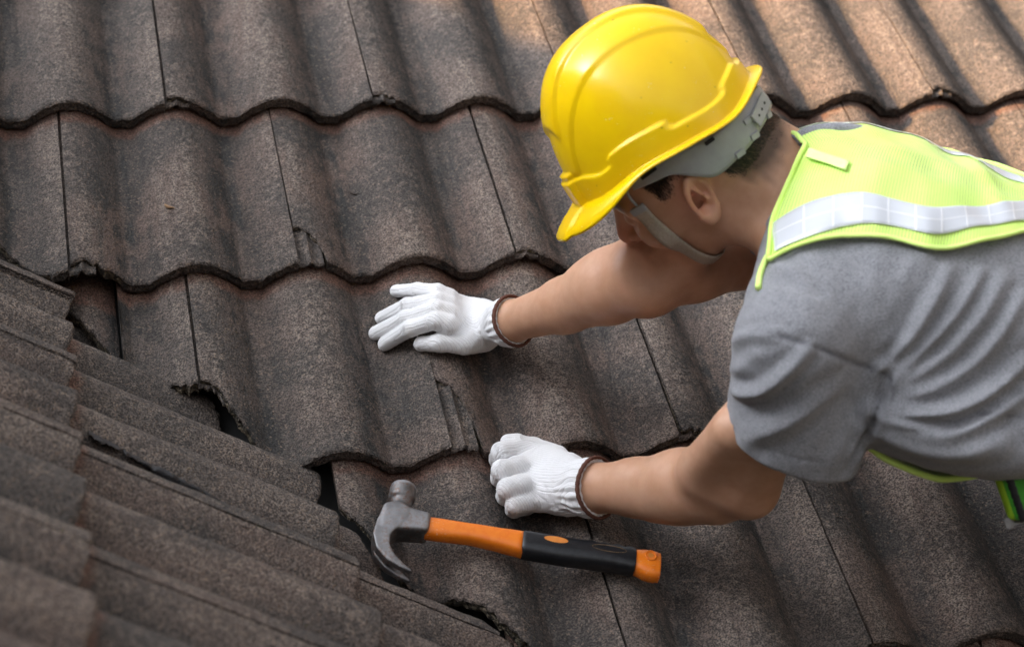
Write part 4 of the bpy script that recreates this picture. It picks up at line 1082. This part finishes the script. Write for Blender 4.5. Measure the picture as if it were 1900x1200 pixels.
# ------------------------------------------------------------------ claw hammer lying on the tiles
def metal_mat():
    t = NT('worn_forged_steel'); ob = t.obj(); n = t.noise(ob, 60, 4, .65); n2 = t.noise(ob, 260, 2, .6); pol = t.attr('polish')
    c = t.mix(t.ramp(n, .35, .68), (.13, .125, .125), (.26, .25, .25))
    c = t.mix(t.ramp(t.math('ADD', n2, t.math('MULTIPLY', n, .5)), .74, .95, 0, .65), c, (.17, .075, .035))
    c = t.mix(t.math('MULTIPLY', pol, .75), c, (.40, .40, .42))
    return t.fin(c, t.ramp(n, .3, .7, .38, .58), t.bump(t.math('ADD', n, n2), .0006, .5), .75)
M['steel'] = metal_mat()
def orange_mat():
    t = NT('orange_fibreglass'); ob = t.obj(); n = t.noise(ob, 90, 3, .6); n2 = t.noise(t.stretch(ob, (200, 500, 500)), 1, 2, .6)
    c = t.mix(t.ramp(n, .3, .7), (.82, .185, .008), (.88, .235, .014))
    c = t.mix(t.math('MULTIPLY', t.ramp(n2, .62, .72), t.math('MULTIPLY', t.attr('worn'), .7)), c, (.80, .62, .50))
    c = t.mix(t.math('MULTIPLY', t.ramp(n, .66, .74), .5), c, (.30, .08, .01))
    return t.fin(c, .38, t.bump(n2, .0003, .4), Subsurface_Weight=.1, Subsurface_Radius=(.006, .003, .001))
M['orange'] = orange_mat()
M['grip'] = flat('black_rubber_grip', (.007, .008, .010), (.016, .017, .020), 180, .36, .0004)
M['grip_inlay'] = flat('orange_inlay', (.62, .20, .03), (.72, .26, .05), 120, .5, .0004)
M['grip_line'] = flat('tan_line', (.16, .10, .05), (.2, .13, .07), 120, .6, .0004)
E0, E1 = PH(738, 972, .012), PH(1222, 1052, .010)
KX = E1 - E0; KX[2] = 0; KX /= np.linalg.norm(KX)
KZ = np.array([0, 0, 1.0]); KY = np.cross(KZ, KX)
KO = E0.copy()
def KP(x, y, z): return KO + np.multiply.outer(x, KX) + np.multiply.outer(y, KY) + np.multiply.outer(z, KZ)
KA = np.stack([KX, KY, KZ])
hlen = float((E1 - E0) @ KX)
print('hammer', hlen)
hammer = empty('claw_hammer', KP(.1, 0, -.02), 'claw hammer with steel head and orange and black handle lying on the tiles', 'hammer')
cen = np.array([(-.006, .006), (-.012, -.010), (-.0155, -.026), (-.0125, -.041), (-.003, -.053), (.010, -.062), (.021, -.067)])
cth = np.array([.0130, .0115, .0095, .0078, .0060, .0036, .0014])
def ham(p):
    q = (p - KO) @ KA.T / 1.09; x, y, z = q[:, 0], q[:, 1], q[:, 2]
    def box(c, h, r):
        d = np.abs(q - np.array(c)) - (np.array(h) - r); return np.sqrt((np.maximum(d, 0) ** 2).sum(1)) + np.minimum(d.max(1), 0) - r
    w = np.interp(x, [-.016, .006, .032], [.016, .0135, .0125])
    body = smax(box((.008, .002, 0), (.026, .030, .0145), .004), np.abs(y - .001) - np.interp(x, [-.018, -.004, .012, .034], [.016, .018, .0150, .0125]), .006)
    yy = y; rad = np.sqrt(x * x + z * z)
    neck = np.maximum(rad - np.interp(yy, [.0, .022, .030, .036], [.0130, .0112, .0118, .0140]), np.abs(yy - .024) - .024)
    face = smax(rad - .0142, np.abs(yy - .043) - .0095, .0022)
    d = smin(body, smin(neck, face, .003), .008)
    best = np.full(len(p), 9.0); tt = np.zeros(len(p))
    for i in range(len(cen) - 1):                       # claw: a curved plate swept across z
        a, b = cen[i], cen[i + 1]; ab = b - a; t = np.clip(((x - a[0]) * ab[0] + (y - a[1]) * ab[1]) / (ab @ ab), 0, 1)
        e = np.hypot(x - a[0] - t * ab[0], y - a[1] - t * ab[1]) - (cth[i] + (cth[i + 1] - cth[i]) * t)
        m = e < best; best = np.where(m, e, best); tt = np.where(m, (i + t) / (len(cen) - 1), tt)
    claw = smax(best, np.abs(z) - np.interp(tt, [0, .4, 1], [.0130, .0140, .0120]), .0025)
    claw = smax(claw, -(np.abs(z) - np.interp(tt, [0, .42, .47, 1], [-.02, -.004, .0012, .0058])), .0015)
    d = smin(d, claw, .005)
    return d * 1.09
v, f = mesh_sdf(ham, KP(0, 0, 0) - .115, KP(0, 0, 0) + .105, .0016)
qv = (v - KO) @ KA.T / 1.09; pol = np.clip(sstep(qv[:, 1], .046, .050) + .6 * sstep(-qv[:, 1], .058, .080) + .5 * sstep(qv[:, 2], .012, .0145) * sstep(-qv[:, 1], -.03, .0), 0, 1)
link_mesh('head', v, f, M['steel'], hammer, origin=KO, attrs={'polish': pol})
def handle(name, xs, hw, hd, yc, mat, seed, cap=True, worn=None):
    xs = np.asarray(xs); n = 28; tv, at = [], []
    for x, a, b, y0 in zip(xs, hw, hd, yc):
        for t in np.linspace(0, 2 * math.pi, n, endpoint=False):
            ct, st_ = math.cos(t), math.sin(t); e = .72
            tv.append(KP(x, y0 + a * math.copysign(abs(ct) ** e, ct), b * math.copysign(abs(st_) ** e, st_))); at.append(0 if worn is None else worn(x))
    tf = [(i * n + j, i * n + (j + 1) % n, (i + 1) * n + (j + 1) % n, (i + 1) * n + j) for i in range(len(xs) - 1) for j in range(n)]
    tf += [tuple(range(n))[::-1], tuple((len(xs) - 1) * n + j for j in range(n))]
    return link_mesh(name, tv, tf, mat, hammer, origin=KP(xs[0], 0, 0), attrs={'worn': at})
L_ = hlen
x = np.linspace(.030, .150, 20); handle('shaft', x, np.interp(x, [.03, .045, .085, .12, .15], [.0132, .0138, .0124, .0140, .0168]), np.interp(x, [.03, .15], [.0110, .0125]), np.interp(x, [.03, .09, .15], [.0005, .0022, -.0008]), M['orange'], 1, worn=lambda x: float(np.clip((.075 - x) / .04, 0, 1)))
x = np.concatenate([[.1485, .1495], np.linspace(.151, L_ - .032, 60), [L_ - .0305, L_ - .0300]])
wv = .0013 * np.where((x > .228) & (x < .29), np.sin((x - .228) / .0155 * 2 * math.pi), 0)
gh = np.interp(x, [.148, .151, .20, .25, L_ - .032, L_ - .030], [.0155, .0172, .0176, .0168, .0175, .0160])
gp = handle('grip', x, gh + wv * .5, np.interp(x, [.148, .151, .24, L_ - .03], [.0125, .0140, .0145, .0140]), wv * .5 + np.interp(x, [.148, .20, .26, L_ - .03], [-.0008, -.0012, .0004, 0]), M['grip'], 2)
x = np.concatenate([np.linspace(L_ - .0302, L_ - .002, 14), [L_, L_ + .0008]])
bt = handle('butt', x, np.interp(x, [L_ - .03, L_ - .018, L_ - .006, L_, L_ + .001], [.0150, .0195, .0200, .0185, .0160]), np.interp(x, [L_ - .03, L_ - .01, L_, L_ + .001], [.0125, .0130, .0120, .009]), np.zeros(len(x)) + np.interp(x, [L_ - .03, L_ - .01], [0, -.0025]), M['orange'], 3, worn=lambda x: .5)
def disc(name, cx, cy, rx, ry, z, mat, parent, n=28, inner=None):
    t = np.linspace(0, 2 * math.pi, n, endpoint=False); P = KP(cx + rx * np.cos(t), cy + ry * np.sin(t), np.full(n, z))
    if inner is None: return link_mesh(name, P, [tuple(range(n))], mat, parent, origin=P[0], smooth=False)
    P2 = KP(cx + rx * inner * np.cos(t), cy + (ry - rx * (1 - inner)) * np.sin(t), np.full(n, z)); return link_mesh(name, np.concatenate([P, P2]), [(i, (i + 1) % n, n + (i + 1) % n, n + i) for i in range(n)], mat, parent, origin=P[0], smooth=False)
disc('oval_inlay', .188, .004, .0145, .0045, .01450, M['grip_inlay'], gp)
disc('grip_outline', .252, .003, .0210, .0048, .01495, M['grip_line'], gp, inner=.965)
rg = disc('hang_ring', L_ - .0125, .004, .0062, .0062, .01345, M['orange'], bt, inner=.55)
tube('ring_rim', [KP(L_ - .0125 + .0062 * math.cos(a), .004 + .0062 * math.sin(a), .0128) for a in np.linspace(0, 2 * math.pi, 25)], .0016, M['orange'], bt, 8, cap=False)
disc('hang_hole', L_ - .0125, .004, .0034, .0034, .01355, M['grip_inlay'], bt)
# ------------------------------------------------------------------ green tape measure clipped at the worker's hip
M['green'] = flat('green_plastic', (.045, .26, .020), (.06, .31, .03), 30, .35, .0003)
M['lime_rubber'] = flat('lime_rubber', (.24, .42, .012), (.30, .48, .02), 40, .6, .0004)
TM = PX(1922, 890, 2.085); tax = np.stack([CD(.90, .30, .30), CD(-.34, .93, .12), CD(-.25, -.2, .95)]); u_, s2_, vt_ = np.linalg.svd(tax); tax = u_ @ vt_
tm = empty('tape_measure', TM - tax[1] * .035, "green tape measure with black clip hanging at the worker's hip", 'tape measure')
def rbox(p, c, ax, h, r):
    d = np.abs((p - c) @ ax.T) - (np.array(h) - r); return np.sqrt((np.maximum(d, 0) ** 2).sum(1)) + np.minimum(d.max(1), 0) - r
v, f = mesh_sdf(lambda p: rbox(p, TM, tax, (.036, .036, .019), .010), TM - .06, TM + .06, .003); link_mesh('case', v, f, M['green'], tm, origin=TM)
v, f = mesh_sdf(lambda p: np.maximum(rbox(p, TM, tax, (.0385, .0375, .0205), .011), np.abs((p - TM) @ tax[0] + .024) - .0045), TM - .06, TM + .06, .003); link_mesh('rubber_strip', v, f, M['grip'], tm, origin=TM)
v, f = mesh_sdf(lambda p: np.maximum(rbox(p, TM, tax, (.040, .0345, .017), .009), (p - TM) @ tax[0] + .0285), TM - .06, TM + .06, .003); link_mesh('edge_cap', v, f, M['lime_rubber'], tm, origin=TM)
obox('belt_clip', TM + tax[1] * .041 - tax[0] * .012 + tax[2] * .004, tax, (.020, .011, .012), M['grip'], tm)
obox('blade_hook', TM - tax[1] * .036 - tax[0] * .040, tax, (.0045, .0060, .0085), M['steel_wire'], tm)
obox('blade', TM - tax[1] * .0385 - tax[0] * .002, tax, (.038, .0008, .0085), M['steel_wire'], tm)
# ------------------------------------------------------------------ bitumen smeared along a joint of the side slope
def sideP(px, py, n):
    d = RC.T @ np.array([(px - 950) / FPX, (py - 600) / FPX, 1.0]); t = ((OL + LN * n - CAM) @ LN) / (d @ LN); return CAM + d * t
up_ = [(160, 800), (230, 838), (300, 872), (360, 905), (420, 940), (470, 966), (481, 982)]
lo_ = [(158, 812), (232, 850), (262, 866), (300, 905), (345, 925), (395, 945), (430, 972), (470, 990)]
ua, la = dens(np.array(up_, float), 50), dens(np.array(lo_, float), 50)
tr = np.random.default_rng(3)
tv = []
for i in range(50):
    a = np.array([ua[i, 0], ua[i, 1] - 2]); b = np.array([la[i, 0] + 2 * tr.normal(), la[i, 1] + (3.0 * tr.normal() if 3 < i else 0)])
    for k in range(4):
        c_ = a + (b - a) * k / 3; P = sideP(c_[0], c_[1], 0.0)
        s3, e3 = (P - OL) @ LS, (P - OL) @ LE
        # height of the course-1 tile there: joint offset .263, front at one gauge
        u3 = (.263 + 4 * TW - e3) % TW; d3 = G - s3; hh = float(tile_top(np.array([u3]), np.array([d3]))[0])
        for _ in range(4):
            P = sideP(c_[0], c_[1], hh); s3, e3 = (P - OL) @ LS, (P - OL) @ LE; u3 = (.263 + 4 * TW - e3) % TW; hh = .5 * hh + .5 * float(tile_top(np.array([u3]), np.array([G - s3]))[0])
        tv.append(P + LN * (.0042 + .0006 * tr.normal()))
link_mesh('bitumen_smear', tv, [(i * 4 + k, i * 4 + k + 1, (i + 1) * 4 + k + 1, (i + 1) * 4 + k) for i in range(49) for k in range(3)], M['tar'], side_deck, origin=tv[0])
# ------------------------------------------------------------------ scraps of dry leaf on the tiles
M['leaf'] = flat('dry_leaf', (.20, .11, .05), (.34, .21, .11), 300, .8, .0005)
M['leaf_dark'] = flat('dark_twig', (.03, .02, .015), (.05, .035, .025), 300, .8, .0005)
def scrap(name, px, mat, r, label, cat):
    pts = [PT(a, b, r * 1.2 + .0004) for a, b in px]
    o_ = tube(name, dens(np.array(pts), 9), np.array([.3, .7, 1, 1.1, 1, .9, .7, .5, .2]) * r, mat, None, 6); tag(o_, label, cat)
scrap('dry_leaf', [(305, 379), (311, 384), (318, 385), (324, 386)], M['leaf'], .0022, 'tiny pale curled dry leaf lying on a brown roof tile', 'leaf')
scrap('twig', [(646, 353), (652, 358), (660, 362), (666, 358)], M['leaf_dark'], .0016, 'tiny dark curled twig lying on a brown roof tile', 'twig')
